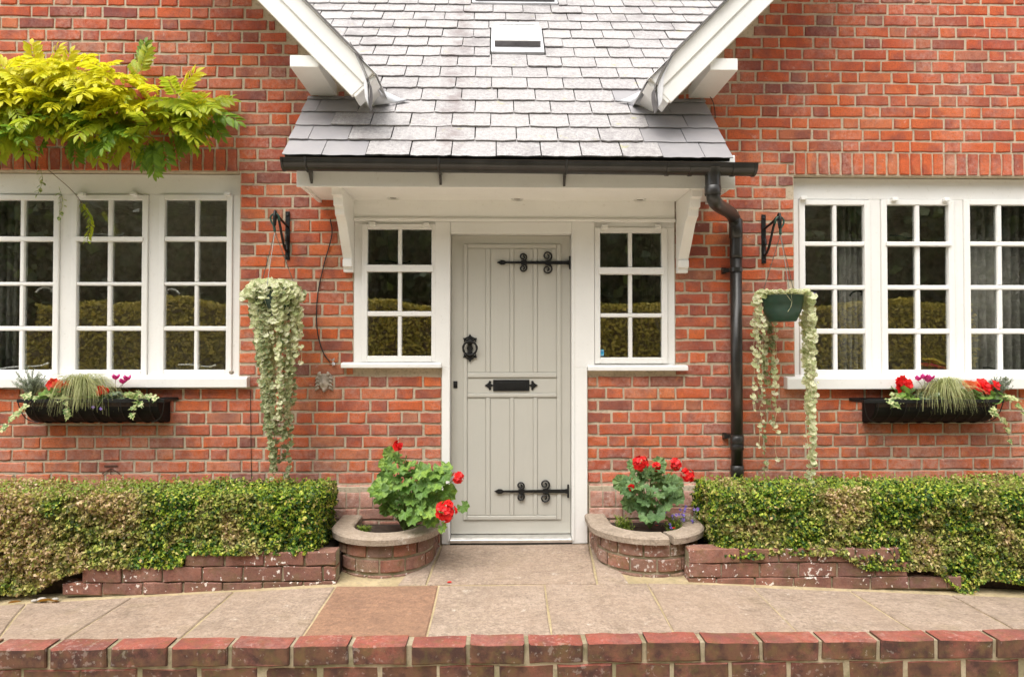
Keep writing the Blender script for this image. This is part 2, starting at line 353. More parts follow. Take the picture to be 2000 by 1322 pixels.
# ------------------------------------------------------------------ the cottage
house = empty('cottage', (0,0,0), 'red brick cottage with slate canopy roof and pale green front door', 'house')
zS = Z(757, 0)                        # underside of the big window sills
zT = Z(293, 0)                        # top of the soldier courses
PZ = (zT-zS)/20                       # brick course
zL = zT-2*PZ                          # underside of the soldier lintels
W1 = (X(-72,.075,550), X(467,0,550), zS, zL); W2 = (X(1552,0,550), X(2070,.075,550), zS, zL)
zAs = Z(718, 0)                       # underside of the side light sills
zHead = 2.99
AS = (X(691,0,550), X(1318,0,550), zAs, zHead)
DO = (X(863,0,900), X(1147,0,900), -.3, zAs)
OPEN = [W1, W2, AS, DO]
SOLD = [(W1[0]-.02, X(465,0,310), zL, zT), (X(1552,0,310), W2[1]+.02, zL, zT)]
# gable verge lines (photo edges taken on the plane of the bargeboards)
YB = -.5
LB0, LB1 = P(502,0,YB), P(687,188,YB)
RB0, RB1 = P(1512,0,YB), P(1311,200,YB)
def vline(a, b, z): t = (z-a.z)/(b.z-a.z); return a.x+(b.x-a.x)*t
SOF = .07                             # soffit lies this much above the board's lower edge
def xl(z): return vline(LB0, LB1, z-SOF)
def xr(z): return vline(RB0, RB1, z-SOF)
zR0 = RZ + (0-RY)*math.tan(RA)        # main roof where it meets the wall
def spans(z0, z1):
    """free runs of wall for a course between z0 and z1"""
    if z1 > zR0-.02: runs = [(-5.4, min(xl(z1)-.0, 9)), (max(xr(z1), -9), 5.6)]
    else: runs = [(-5.4, 5.6)]
    for (a, b, c, d) in OPEN+SOLD:
        if z1-.02 > c and z0+.02 < d:
            nr = []
            for (p, q) in runs:
                if b <= p or a >= q: nr.append((p, q)); continue
                if a > p: nr.append((p, a))
                if b < q: nr.append((b, q))
            runs = nr
    return [r for r in runs if r[1]-r[0] > .04]
bricks = []                            # (x, z, length, height, stretcher?, jamb?)
def lay(z, h, k, y=0.):
    ph = (k % 2)*PITCHX/2 + rnd(-.02,.02)
    for (a, b) in spans(z, z+h):
        i0 = math.floor((a-ph)/PITCHX)-1; x = ph + i0*PITCHX; row = []
        while x < b:
            for L, st in ((SL,1),(HL,0)):
                p, q = max(x, a+.004), min(x+L, b-.004)
                if q-p > .035: row.append([p, q, st])
                x += L+JT
        for i in range(len(row)-1):     # no slivers of open joint at the ends
            pass
        if row: row[0][0] = a+.004 if row[0][0]-a < .05 else row[0][0]; row[-1][1] = b-.004 if b-row[-1][1] < .05 else row[-1][1]
        for (p, q, st) in row:
            jam = (p-a < .02 and a > -5.3) or (b-q < .02 and b < 5.5)
            bricks.append((.5*(p+q), z+h/2, q-p, h-JT, st, jam))
zP = Z(944, 0); nlow = round((zS-zP)/PZ)
for k in range(-nlow, 20): lay(zS+k*PZ, PZ, k)
PU = .0792
k = 20; z = zT
while z < 4.35: lay(z, PU, k); z += PU; k += 1
zPl = zS-nlow*PZ                       # top of the plinth

# mortar backing with the openings cut out, and reveals
YM = .0065
mb = MB()
OPM = [W1, W2, (AS[0],AS[1],AS[2],zR0-.12), DO]
xs = sorted({-5.5, 5.7, *[min(max(v,-5.5),5.7) for o in OPEN for v in o[:2]]}); zs_ = sorted({-.3, zR0-.05, *[v for o in OPM for v in o[2:] if v < zR0-.05]})
for i in range(len(xs)-1):
    for j in range(len(zs_)-1):
        cx, cz = .5*(xs[i]+xs[i+1]), .5*(zs_[j]+zs_[j+1])
        if any(a < cx < b and c < cz < d for a,b,c,d in OPM): continue
        mb.add([(xs[i],YM,zs_[j]),(xs[i+1],YM,zs_[j]),(xs[i+1],YM,zs_[j+1]),(xs[i],YM,zs_[j+1])], [(0,1,2,3)])
zt = zR0-.05
wall = mb.build('wall', M['mortar'], house, origin=(0,0,0)); mb = MB()
mb.add([(-5.5,YM,zt),(xl(zt)+.04,YM,zt),(xl(4.4)+.04,YM,4.4),(-5.5,YM,4.4)], [(0,1,2,3)]).build('mortar_face', M['mortar'], wall); mb = MB()
mb.add([(xr(zt)-.04,YM,zt),(5.7,YM,zt),(5.7,YM,4.4),(xr(4.4)-.04,YM,4.4)], [(0,1,2,3)]).build('mortar_face', M['mortar'], wall)
D_ = .16
for (a,b,c,d) in (W1, W2):             # reveals
    mb = MB()
    for xj in (a-.004, b+.004):
        mb.add([(xj,YM,c),(xj,D_,c),(xj,D_,d),(xj,YM,d)], [(0,1,2,3)])
    mb.add([(a,YM,d+.004),(b,YM,d+.004),(b,D_,d+.004),(a,D_,d+.004)], [(0,1,2,3)]).build('reveal', M['mortar'], wall)

# order the bricks by how large they show
def shows(b):
    x, z, L, h, st, jam = b; d = Vector((x,0,z))-CAM; q = RM.transposed() @ d
    px, py = 1000+F*q.x/-q.z, 661-F*q.y/-q.z
    if not (5 < px < 1995 and 5 < py < 935): return 0
    if px < 420 and 110 < py < 330: return .2*L
    return L*h/(q.z*q.z)
bricks.sort(key=lambda b: -shows(b)); near = bricks[:300]; rest = bricks[300:]
for (x, z, L, h, st, jam) in near:
    me = random.choice(STRM if st else HEDM); L0 = SL if st else HL
    inst('brick', me, (x, rnd(-.0025,.0015), z), wall, (rnd(-.01,.01), rnd(-.006,.006), rnd(-.012,.012)), (L/L0, 3 if jam else 1, h/SH*rnd(.985,1.02)))
infill = MB()
def put(m, src, loc, sx=1, sy=1, sz=1, rot=None):
    R_ = (rot.to_matrix() if rot is not None else Matrix.Identity(3)); loc = Vector(loc)
    m.add([R_ @ Vector((v[0]*sx, v[1]*sy, v[2]*sz))+loc for v in src.v], src.f)
for (x, z, L, h, st, jam) in rest:
    src = random.choice(STR if st else HED); L0 = SL if st else HL
    put(infill, src, (x, rnd(-.0025,.0015), z), L/L0, 3 if jam else 1, h/SH*rnd(.985,1.02), Euler((rnd(-.01,.01), rnd(-.006,.006), rnd(-.012,.012))))
# soldier lintels
for (a, b, c, d) in SOLD:
    n = round((b-a)/.0795); p = (b-a)/n
    for i in range(n):
        put(infill, random.choice(STR), (a+(i+.5)*p, -.004+rnd(-.002,.002), .5*(c+d)), (2*PZ-JT)/SL, 3.0, (p-.011)/SH, Euler((0, PI/2+rnd(-.012,.012), rnd(-.01,.01))))
# plinth: a moulded header course, then plain courses below it
plinth = MB()
for (a, b) in ((-5.4, DO[0]-.01), (DO[1]+.01, 5.6)):
    n = round((b-a)/.088); p = (b-a)/n
    for i in range(n):
        x0, x1 = a+i*p+.005, a+(i+1)*p-.005; zt_, zb = zPl-.006, zPl-.142; j = rnd(-.003,.003)
        prof = [(.03,zb),(-.048+j,zb),(-.048+j,zb+.05),(-.044+j,zb+.09),(-.03+j,zb+.118),(-.008,zt_),(.03,zt_)]
        plinth.prism(prof, 'x', x0, x1)
    for c in range(4):
        z0 = zPl-.148-(c+1)*PZ; x = a-(c%2)*.1
        while x < b:
            p_, q_ = max(x, a), min(x+SL, b)
            if q_-p_ > .03: put(plinth, random.choice(STR), (.5*(p_+q_), -.052, z0+PZ/2), (q_-p_)/SL, 1, 1)
            x += SL+JT
tag(infill.build('brick', M['brick'], wall, origin=(0,0,0)), 'the smaller and farther bricks of the wall and the soldier lintels', kind='stuff')
tag(plinth.build('plinth_brick', M['plinth'], wall, origin=(0,0,0)), 'pinkish rounded plinth course at the foot of the wall', kind='stuff')
pm = MB()
for (a, b) in ((-5.5, DO[0]-.008), (DO[1]+.008, 5.7)): pm.box(a, b, -.040, .004, -.3, zPl-.012)
pm.build('plinth_bedding', M['mortar'], wall, origin=(0,0,0))

# ------------------------------------------------------------------ main roof
un = Vector((0, math.cos(RA), math.sin(RA))); nn = Vector((0, -math.sin(RA), math.cos(RA)))
VX0, VX1 = -1.27, 1.42                 # verge of the canopy part
GA = .187; SW = .257
def rp(x, u, h=0.): return Vector((x, RY, RZ)) + un*u + nn*h
m = MB()
def roofsheet(x0, x1, u0, u1, h0=-.03, h1=-.006):
    c = [rp(x0,u0,h0),rp(x1,u0,h0),rp(x1,u1,h0),rp(x0,u1,h0),rp(x0,u0,h1),rp(x1,u0,h1),rp(x1,u1,h1),rp(x0,u1,h1)]
    m.add(c, [(0,3,2,1),(4,5,6,7),(0,1,5,4),(1,2,6,5),(2,3,7,6),(3,0,4,7)])
uw = -RY/math.cos(RA)
roofsheet(VX0+.01, VX1-.01, .02, uw+.02)
roofsheet(-2.2, 2.5, uw+.025, 4.4)
roof = m.build('roof', M['dark'], house, origin=(0,0,RZ))
def slate_piece(wd, ln, th=.006):
    n = 7; m = MB()
    bot = [(-wd/2+wd*i/(n-1), -rnd(0,.009)-(.004 if i in (0,n-1) else 0)*-1) for i in range(n)]
    top = [(wd/2, ln), (-wd/2, ln)]
    pts = bot+top; k = len(pts)
    def h(v): return .012*(1-v/ln) if v > 0 else .012
    vs = [(x, v, h(v)) for x, v in pts]+[(x, v, h(v)-th) for x, v in pts]
    return m.add(vs, [tuple(range(k)), tuple(range(2*k-1,k-1,-1))]+[(i,k+i,k+(i+1)%k,(i+1)%k) for i in range(k)])
SLM = [slate_piece(SW-.009, GA+.05).mesh('slate', M['slate']) for _ in range(8)]
SLN = [slate_piece(SW-.006, GA+.05).mesh('slate', M['slate_new']) for _ in range(4)]
# roof lights on the slope: footprint in (x,u)
def xu(px, py): q = RP(px, py, .01); return q.x, (q-Vector((q.x,RY,RZ))).dot(un)
a0, b0 = xu(958, 103); a1, b1 = xu(1056, 57); RL1 = (a0, a1+.01, b0, b1)
a0, b0 = xu(921, 7); a1, _ = xu(1090, 7); RL2 = (a0, a1, b0, b0+1.0)
rotR = Euler((RA, 0, 0))
def gable_x(u):                        # how far the slope runs before it dives under the gables
    y = RY+u*math.cos(RA); z = RZ+u*math.sin(RA)
    return vline(LB0, LB1, z-.24)-.05, vline(RB0, RB1, z-.24)+.05
nrow = 20
for r in range(nrow):
    u = r*GA
    if u < uw: xa, xb = VX0, VX1
    else: xa, xb = gable_x(u+.1)
    xa, xb = max(xa, -2.1), min(xb, 2.4)
    x = xa if u < uw else -3.0+(r%2)*SW/2
    if u < uw: x = xa-(r%2)*SW*.5 - .02
    while x < xb:
        wd = SW*rnd(.94,1.06); p, q = max(x, xa), min(x+wd, xb); x += wd
        if q-p < .05: continue
        segs = [(p, q)]
        for (A, B, C, D) in (RL1, RL2):
            if u+GA*.6 > C and u+.03 < D:
                ns = []
                for (s, e) in segs:
                    if e <= A or s >= B: ns.append((s, e)); continue
                    if s < A: ns.append((s, A-.004))
                    if e > B: ns.append((B+.004, e))
                segs = ns
        for (s, e) in segs:
            if e-s < .035: continue
            fresh = u < uw and (e > VX1-.33+.06*r or s < VX0+.30-.06*r) or (u < uw+.1 and u > uw-.3 and (e > VX1-.45 or s < VX0+.35))
            me = random.choice(SLN if fresh else SLM)
            q_ = rp(.5*(s+e), u, .0)
            o = inst('slate', me, q_, roof, None, ((e-s)/(SW-.002), 1, rnd(.8,1.5)))
            o.rotation_euler = (RA+rnd(-.008,.004), rnd(-.004,.004), rnd(-.009,.009))
# roof lights
def rooflight(name_label, f, fr, dark_h, base=.10):
    A, B, C, D = f; o = empty('roof_window', rp(.5*(A+B), C, .0)); o.parent = house; o.location = WL[o]-WL[house]; o['label'] = name_label
    def slab(mm, x0, x1, u0, u1, h0, h1):
        c = [rp(x0,u0,h0),rp(x1,u0,h0),rp(x1,u1,h0),rp(x0,u1,h0),rp(x0,u0,h1),rp(x1,u0,h1),rp(x1,u1,h1),rp(x0,u1,h1)]
        mm.add(c, [(0,3,2,1),(4,5,6,7),(0,1,5,4),(1,2,6,5),(2,3,7,6),(3,0,4,7)])
    mm = MB(); slab(mm, A+.005, B-.005, C, D, -.004, .018); mm.build('flashing', M['lead'], o)
    x0, x1, u0, u1 = A+.03, B-.03, C+base, D-.015
    mm = MB(); slab(mm, x0, x0+fr, u0, u1, .02, .065); slab(mm, x1-fr, x1, u0, u1, .02, .065); slab(mm, x0+fr, x1-fr, u0, u0+fr, .02, .065); slab(mm, x0+fr, x1-fr, u1-fr, u1, .02, .065)
    mm.build('frame', M['white'], o, bevel=.003)
    mm = MB(); slab(mm, x0+.002, x1-.002, u0-.006, u0-.001, .012, .06); mm.build('drip_edge', M['slate_edge'], o)
    mm = MB(); slab(mm, x0+fr, x1-fr, u0+fr, u1-fr, .05, .056); mm.build('pane', M['skyglass'], o)
t = NT('roof_glass'); t.P(Base_Color=(.6,.62,.64), Roughness=.03, Metallic=.0); t.b.inputs['IOR'].default_value = 2.2; M['skyglass'] = t.m
rooflight('small roof window low on the slates', RL1, .03, .04)
rooflight('larger roof window cut off by the top of the photo', RL2, .05, .05, .045)

# ------------------------------------------------------------------ gables: soffit slab, bargeboard, purlin end, verge slates, lead apron
def gable(side, b0, b1):
    s = side                                           # -1 left, +1 right ; roof falls toward the middle
    d = Vector((b1.x-b0.x, 0, b1.z-b0.z)).normalized()  # down the slope
    up = Vector((-d.z, 0, d.x)) if s > 0 else Vector((d.z, 0, -d.x))
    if up.z < 0: up = -up
    a = b0 - d*1.1; e = b1.copy()
    word = 'left' if s < 0 else 'right'
    WID = .195
    def quad(p, q, h0, h1, y0, y1, mm):
        c = []
        for y in (y0, y1):
            for (pt, h) in ((p,h0),(q,h0),(q,h1),(p,h1)): v = pt+up*h; c.append((v.x, y, v.z))
        fs = [(0,1,2,3),(7,6,5,4),(0,4,5,1),(1,5,6,2),(2,6,7,3),(3,7,4,0)]
        if s > 0: fs = [f[::-1] for f in fs]
        mm.add(c, fs)
    mm = MB(); quad(a, e+d*-.02, SOF, WID-.02, YB+.031, 2.0, mm)
    gr = mm.build('gable_roof', M['canopy'], house)
    mm = MB(); quad(a, e, 0, WID, YB, YB+.03, mm); bb = mm.build('bargeboard', M['white'], house, bevel=.004)
    mm = MB(); quad(a, e-d*.006, WID*.52, WID-.002, YB-.012, YB-.001, mm); mm.build('moulding', M['white'], bb, bevel=.008)
    # end return of the board
    mm = MB(); quad(e-d*.001, e+d*.02, .01, WID-.01, YB+.003, YB+.16, mm); mm.build('end_return', M['white'], bb, bevel=.004)
    # verge slates
    L = (e-a).length; n = int(L/.2)
    for i in range(n):
        p = a+d*(i*.2); q = a+d*(i*.2+.199); mm = MB(); quad(p, q, WID+.003, WID+.011, YB-.040+rnd(-.004,.004), YB+.5, mm); mm.build('verge_slate', M['slate_edge'], gr)
    mm = MB(); quad(a, e+d*.02, WID-.001, WID+.0025, YB-.03, YB+.5, mm); mm.build('undercloak', M['lead'], gr)
    # bell-cast foot of the verge: dark slate edge sweeping down, lead dressed over the board's end
    n_ = 6
    edge = {-1: [(684,84),(698,108),(711,134),(719,156),(723,176),(721,208)], 1: [(1317,100),(1303,122),(1289,146),(1281,166),(1278,184),(1284,213)]}[s]
    lead = {-1: [(686,92),(699,117),(711,142),(718,164),(720,207),(713,190),(708,140)], 1: [(1315,108),(1301,131),(1290,154),(1283,172),(1286,211),(1293,200),(1297,150)]}[s]
    pts = curve_pts([P(a_,b_,YB-.03) for a_, b_ in edge], 4); mm = MB()
    for y0, y1 in ((0,.012),):
        vs = []
        for p in pts: vs += [(p.x,YB-.04,p.z+.006),(p.x,YB-.04,p.z-.006),(p.x,YB+.05,p.z-.006),(p.x,YB+.05,p.z+.006)]
        k = len(pts); mm.add(vs, [(4*i_+a_,4*i_+(a_+1)%4,4*i_+4+(a_+1)%4,4*i_+4+a_) for i_ in range(k-1) for a_ in range(4)]+[(0,1,2,3),(4*k-1,4*k-2,4*k-3,4*k-4)])
    mm.build('verge_slate', M['slate_edge'], gr)
    mm = MB(); mm.prism([(P(a_,b_,YB-.015).x, P(a_,b_,YB-.015).z) for a_, b_ in lead], 'y', YB-.018, YB+.02); mm.build('lead_dressing', M['lead'], gr, bevel=.003)
gable(-1, LB0, LB1); gable(1, RB0, RB1)
for (x0, x1, y0, y1) in ((566,622,108,131),(1387,1441,114,137)):
    yp = -.47; m = MB().box(X(x0,yp,120), X(x1,yp,120), yp, .06, Z(y1,yp,x0), Z(y0,yp,x0)); m.build('purlin_end', M['white'], house, bevel=.003)
# lead aprons where the verge meets the slates
def apron(pts_roof, pts_up, name='lead_apron'):
    a = [RP(px, py, .02+h) for px, py, h in pts_roof]; b = [P(px, py, y) for px, py, y in pts_up]
    m = MB(); n = len(a); vs = a+b; fs = [(i,i+1,n+i+1,n+i) for i in range(n-1)]
    m.add(vs, fs); o = m.build(name, M['lead'], roof, smooth=True)
    so_ = o.modifiers.new('solid', 'SOLIDIFY'); so_.thickness = .004
apron([(717,206,.0),(740,205,.004),(765,202,.002),(800,196,.0)], [(716,160,-.30),(732,166,-.22),(750,178,-.13),(786,194,-.045)])
apron([(1205,197,.0),(1235,203,.002),(1262,208,.004),(1287,211,.0)], [(1222,193,-.05),(1252,178,-.13),(1274,164,-.22),(1289,158,-.30)])
# ------------------------------------------------------------------ canopy
YF = -.45; zSo = Z(367, YF); CX0, CX1 = X(579,YF,350), X(1436,YF,350)
can = MB().box(CX0, CX1, YF, YF+.022, zSo, RZ+.05).build('canopy', M['canopy'], house, bevel=.003)
MB().box(CX0+.02, CX1-.02, YF+.023, -.002, zSo+.018, zSo+.03).build('soffit', M['canopy'], can)
for xa in (CX0+.02, CX1-.05):
    m = MB().prism([(YF+.023,zSo),(YF+.023,RZ+.04),(-.004,zR0-.08),(-.004,zSo)], 'x', xa, xa+.02); m.build('side_cheek', M['canopy'], can)
def corbel(x0, x1, lab):
    zb = Z(533, 0, 680); zs = zSo+.017; H = zs-zb
    pr = [(0,zs),(-.385,zs),(-.385,zs-.05),(-.345,zs-.055),(-.335,zs-.105),(-.30,zs-.11),(-.292,zs-.155),(-.268,zs-.165)]
    for i in range(13):
        t = i/12; y = -.262+.205*(t**.72) - .018*math.sin(PI*t); pr.append((y, zs-.17-(H-.17-.085)*t))
    pr += [(-.075,zb+.082),(-.075,zb+.035),(-.05,zb+.03),(-.05,zb),(0,zb)]
    MB().prism(pr, 'x', x0, x1).build('bracket', M['canopy'], can, bevel=.003)
corbel(X(672,-.03,500), X(690,-.03,500), ''); corbel(X(1322,-.03,500), X(1342,-.03,500), '')
for px, py in ((768,387),(1010,389),(1250,390)):
    d = ray(px, py); q = CAM+d*((zSo+.018-CAM.z)/d.z)
    o = MB().lathe([(.0,.004),(.026,.004),(.030,-.004),(.041,-.006),(.043,.0),(.043,.003)], q, 24).build('downlight', M['alu'], can, smooth=True)
    MB().lathe([(.0,-.001),(.022,-.001),(.024,.004)], q, 20).build('bulb', M['bulb'], can, smooth=True)
# ------------------------------------------------------------------ gutter (falls a little toward the downpipe)
gx0, gx1 = X(551,RY-.02,320), X(1478,RY-.02,320)
def gut(x0, x1, r, z, z1, name, par, n=10, lip=.004):
    m = MB(); yc = RY+.01; prof = []
    for i in range(n+1):
        a = PI*i/n; prof.append((yc-r*math.cos(a), -r*1.05*math.sin(a)))
    inner = [(yc-(r-lip)*math.cos(PI*i/n), -(r-lip)*1.05*math.sin(PI*i/n)) for i in range(n,-1,-1)]
    pr = [(prof[0][0]-.004, .004)]+prof[0:]+[(prof[-1][0]+.0,.004)]+inner
    vs0 = [(x0, y, z+h) for y, h in pr]; vs1 = [(x1, y, z1+h) for y, h in pr]; k = len(pr)
    m.add(vs0+vs1, [(i,(i+1)%k,k+(i+1)%k,k+i) for i in range(k)]+[tuple(range(k))[::-1], tuple(range(k,2*k))])
    return m.build(name, M['gutter'], par, smooth=False)
zgl, zgr = Z(309,RY-.04,560), Z(320,RY-.04,1470)
def gzx(x): t = (x-gx0)/(gx1-gx0); return zgl+(zgr-zgl)*t
gt = gut(gx0, gx1, .058, zgl, zgr, 'gutter', house, 14)
for px in (552, 1300, 1345, 1428, 1470):
    x = X(px,RY,320); wd = .012 if px in (552, 1470) else .02
    gut(x, x+wd, .062, gzx(x)-.001, gzx(x+wd)-.001, 'gutter_joint', gt, 14, .006)
for i in (gx0+.004, gx1-.004):
    m = MB(); m.prism([(RY+.01-.057*math.cos(PI*j/10), gzx(i)-.06*math.sin(PI*j/10)) for j in range(11)], 'x', i-.003, i+.003); m.build('end_cap', M['gutter'], gt)
for px in (600, 858, 1105):
    x = X(px,RY,320); z = gzx(x); m = MB()
    pts = [(x, RY+.01-.064*math.cos(PI*j/10), z-.066*math.sin(PI*j/10)) for j in range(8)]
    m.tube([(x,RY-.056,z+.006)]+pts, .006, 6)
    m.prism([(RY+.04,z-.05),(YF-.001,z-.035),(YF-.001,z-.115),(RY+.065,z-.075)], 'x', x-.007, x+.007)
    m.build('gutter_bracket', M['gutter'], gt)
# downpipe
xo = X(1393, RY, 350); zo = gzx(xo)-.05; xp = X(1438, -.07, 700); yp = -.075
dp = empty('downpipe', (xp, yp, 0)); dp.parent = house; dp.location = WL[dp]
z2 = Z(385,RY,1393); z3 = Z(432,yp,1437)
c = curve_pts([(xo,RY+.01,zo-.0),(xo,RY+.01,z2+.06),(xo+.003,RY+.02,z2+.01),(xo+.03,RY+.06,z2-.03)], 6)
MB().lathe([(.062,.03),(.05,.005),(.045,-.02),(.045,-.08)], (xo,RY+.01,zo), 20).build('outlet', M['gutter'], dp, smooth=True)
MB().lathe([(.0455,-.075),(.048,-.078),(.048,-.125),(.0455,-.13)], (xo,RY+.01,zo), 20).build('pipe_collar', M['gutter'], dp, smooth=True)
path = curve_pts([(xo,RY+.01,zo-.02),(xo,RY+.01,z2+.045),(xo+.035,RY+.06,z2-.025),(xp-.05,yp-.06,z3+.035),(xp,yp,z3-.045),(xp,yp,z3-.25)], 8)
MB().tube(path, .041, 18).build('offset_bend', M['gutter'], dp, smooth=True)
zb = Z(945, yp, 1437)
MB().tube([(xp,yp,z3-.20),(xp,yp,zb+.04)], .0385, 20).build('pipe', M['gutter'], dp, smooth=True)
for py, hgt in ((447,.06),(587,.0),(860,.03),(872,.02),(918,.03)):
    if hgt: z = Z(py,yp,1437); MB().lathe([(.0385,hgt+.004),(.0435,hgt),(.0435,-hgt),(.0385,-hgt-.004)], (xp,yp,z), 20).build('pipe_collar', M['gutter'], dp, smooth=True)
for py in (527, 853):
    z = Z(py,yp,1437); m = MB().lathe([(.0385,.016),(.0425,.013),(.0425,-.013),(.0385,-.016)], (xp,yp,z), 20); m.box(xp-.075,xp-.036,-.045,-.02,z-.013,z+.013); m.box(xp-.075,xp-.05,-.02,.0,z-.02,z+.02); m.build('pipe_clip', M['gutter'], dp)
MB().tube(curve_pts([(xp,yp,zb+.05),(xp,yp,zb+.0),(xp,yp-.03,zb-.05)],5), .041, 16).build('shoe', M['gutter'], dp, smooth=True)

# ------------------------------------------------------------------ windows
def pane_set(parent, cols, rows, Y, tilt=.004):
    for (c0, c1) in cols:
        for (r0, r1) in rows:
            x0, x1, z0, z1 = X(c0,Y,550), X(c1,Y,550), Z(r1,Y,.5*(c0+c1)), Z(r0,Y,.5*(c0+c1))
            m = MB().box(x0-.006, x1+.006, Y+.006, Y+.010, z0-.006, z1+.006)
            o = m.build('pane', M['glass'], parent, origin=(.5*(x0+x1), Y+.008, .5*(z0+z1)))
            o.rotation_euler = (rnd(-tilt,tilt), 0, rnd(-tilt,tilt))
def casement(parent, cols, rows, Y, st=11, sb=12, stt=10, bars=True, name='casement', vent=False):
    """sash with stiles, rails and glazing bars built from the photo's pane edges"""
    mid = .5*(cols[0][0]+cols[-1][1]); xx = lambda p: X(p,Y,550); zz = lambda p: Z(p,Y,mid)
    x0, x1 = xx(cols[0][0]-st), xx(cols[-1][1]+st); z1, z0 = zz(rows[0][0]-stt), zz(rows[-1][1]+sb)
    m = MB(); y0, y1 = Y-.012, Y+.035
    px0, px1 = xx(cols[0][0]), xx(cols[-1][1]); pz1, pz0 = zz(rows[0][0]), zz(rows[-1][1])
    m.box(x0,px0,y0,y1,z0,z1); m.box(px1,x1,y0,y1,z0,z1); m.box(px0,px1,y0,y1,pz1,z1); m.box(px0,px1,y0,y1,z0,pz0)
    o = m.build(name, M['white'], parent, bevel=.004)
    for i in range(len(rows)-1):
        big = vent and i == 0
        a, b = zz(rows[i+1][0]), zz(rows[i][1]); m = MB()
        m.prism([(y0-.012 if big else y0+.004, a+.004 if not big else a),(y0-.012 if big else y0+.004, b-.004 if not big else b-.006),(Y+.004,b),(Y+.03,b),(Y+.03,a),(Y+.004,a)], 'x', px0+.0005 if not big else px0-.012, px1-.0005 if not big else px1+.012)
        m.build('glazing_bar', M['white'], parent, bevel=.002)
    for i in range(len(cols)-1):
        a, b = xx(cols[i][1]), xx(cols[i+1][0]); m = MB()
        for (r0, r1) in rows:
            m.prism([(a+.004,y0+.0055),(b-.004,y0+.0055),(b,Y+.004),(b,Y+.03),(a,Y+.03),(a,Y+.004)], 'z', zz(r1)+.0005, zz(r0)-.0005)
        m.build('glazing_bar', M['white'], parent, bevel=.002)
    return (x0, x1, z0, z1)
def stay(parent, px0, py0, px1, py1, Y, mat, h=6):
    a, b = P(px0,py0,Y), P(px1,py1,Y); m = MB()
    m.tube(curve_pts([a, a.lerp(b,.35)+Vector((0,0,.004)), a.lerp(b,.8)-Vector((0,0,.003)), b+Vector((0,0,.008))],5), .005, 7)
    m.lathe([(0,.008),(.009,.004),(.009,-.004),(0,-.008)], b+Vector((0,0,.01)), 8); m.build('window_stay', mat, parent, smooth=True)
def handle(parent, px, py, Y, s, mat):
    q = P(px,py,Y); m = MB().box(q.x-.008,q.x+.008,q.y,q.y+.008,q.z-.02,q.z+.02)
    m.tube(curve_pts([q, q+Vector((s*.03,-.012,.012)), q+Vector((s*.07,-.012,.004)), q+Vector((s*.095,-.012,-.022))],5), [.006]*15+[.008], 7); m.build('window_handle', mat, parent, smooth=True)
def window(label, op, Y, lights, rows, vent=None, hd=None):
    """op: world opening, lights: list of pane column pairs (photo pixels)"""
    o = empty('window', (.5*(op[0]+op[1]), Y, op[2])); o.parent = house; o.location = WL[o]; o['label'] = label
    boxes = []
    for i, cols in enumerate(lights):
        boxes.append(casement(o, cols, rows, Y, vent=(vent == i))); pane_set(o, cols, rows, Y)
    m = MB(); y0, y1 = Y+.004, Y+.075
    zb, zt = min(b[2] for b in boxes), max(b[3] for b in boxes)
    m.box(op[0],op[1],y0,y1,zt+.001,op[3]); m.box(op[0],op[1],y0,y1,op[2]+.02,zb-.001)
    edges = [op[0]]+[v for b in boxes for v in b[:2]]+[op[1]]
    for i in range(0, len(edges), 2):
        if edges[i+1]-edges[i] > .003: m.box(edges[i]+(.001 if i else 0), edges[i+1]-(.001 if i < len(edges)-2 else 0), y0, y1, zb-.001, zt+.001)
    m.build('frame', M['white'], o, bevel=.003)
    return o, zb, zt, boxes
YW = .075
LR = [(391,462),(472,551),(558,637),(646,722)]; RR = [(401,472),(481,557),(566,642),(652,722)]
LL = [[(-17,39),(48,105)],[(151,210),(219,278)],[(322,380),(388,443)]]
RLt = [[(1572,1627),(1635,1688)],[(1732,1788),(1797,1852)],[(1894,1948),(1957,2011)]]
def sill(parent, x0, x1, zt, zb, y0):
    MB().prism([(y0,zb),(y0,zt-.014),(y0+.01,zt-.006),(.10,zt+.008),(.10,zb)], 'x', x0, x1).build('sill', M['white'], parent, bevel=.004)
W1o = (X(-70,YW,550), W1[1], W1[2], W1[3]); W2o = (W2[0], X(2068,YW,550), W2[2], W2[3])
wl, zb, zt, bx_ = window('wide white window of small panes behind the silver shrub and sedge', W1o, YW, LL, LR, 1)
sill(wl, X(-90,-.06,740), X(482,-.06,740), Z(735,-.05,300), Z(757,-.06,300), -.06)
wr, zb, zt, bx_ = window('wide white window of small panes beside the downpipe, books on its inner sill', W2o, YW, RLt, RR, 1)
sill(wr, X(1538,-.06,740), X(2085,-.06,740), Z(735,-.05,1700), Z(760,-.06,1700), -.06)
stay(wl, 0, 720, 93, 712, YW+.045, M['white']); stay(wl, 348, 712, 420, 716, YW+.045, M['white']); stay(wl, 178, 458, 240, 460, YW+.045, M['white'])
handle(wl, 101, 565, YW+.03, -1, M['white']); handle(wl, 325, 568, YW+.03, 1, M['white'])
stay(wr, 1640, 718, 1600, 716, YW+.045, M['iron']); stay(wr, 1738, 460, 1790, 466, YW+.045, M['iron']); stay(wr, 1920, 718, 1950, 720, YW+.045, M['iron'])
handle(wr, 1684, 572, YW+.03, -1, M['iron'])
for wd, pts in ((wl, ((161,380),(262,380),(446,380))), (wr, ((1746,390),(1846,391),(1568,388)))):
    for px, py in pts:
        q = P(px,py,YW-.02); MB().box(q.x-.02,q.x+.02,YW-.045,YW-.011,q.z-.012,q.z+.012).build('hinge_cap', M['white'], wd, bevel=.004)
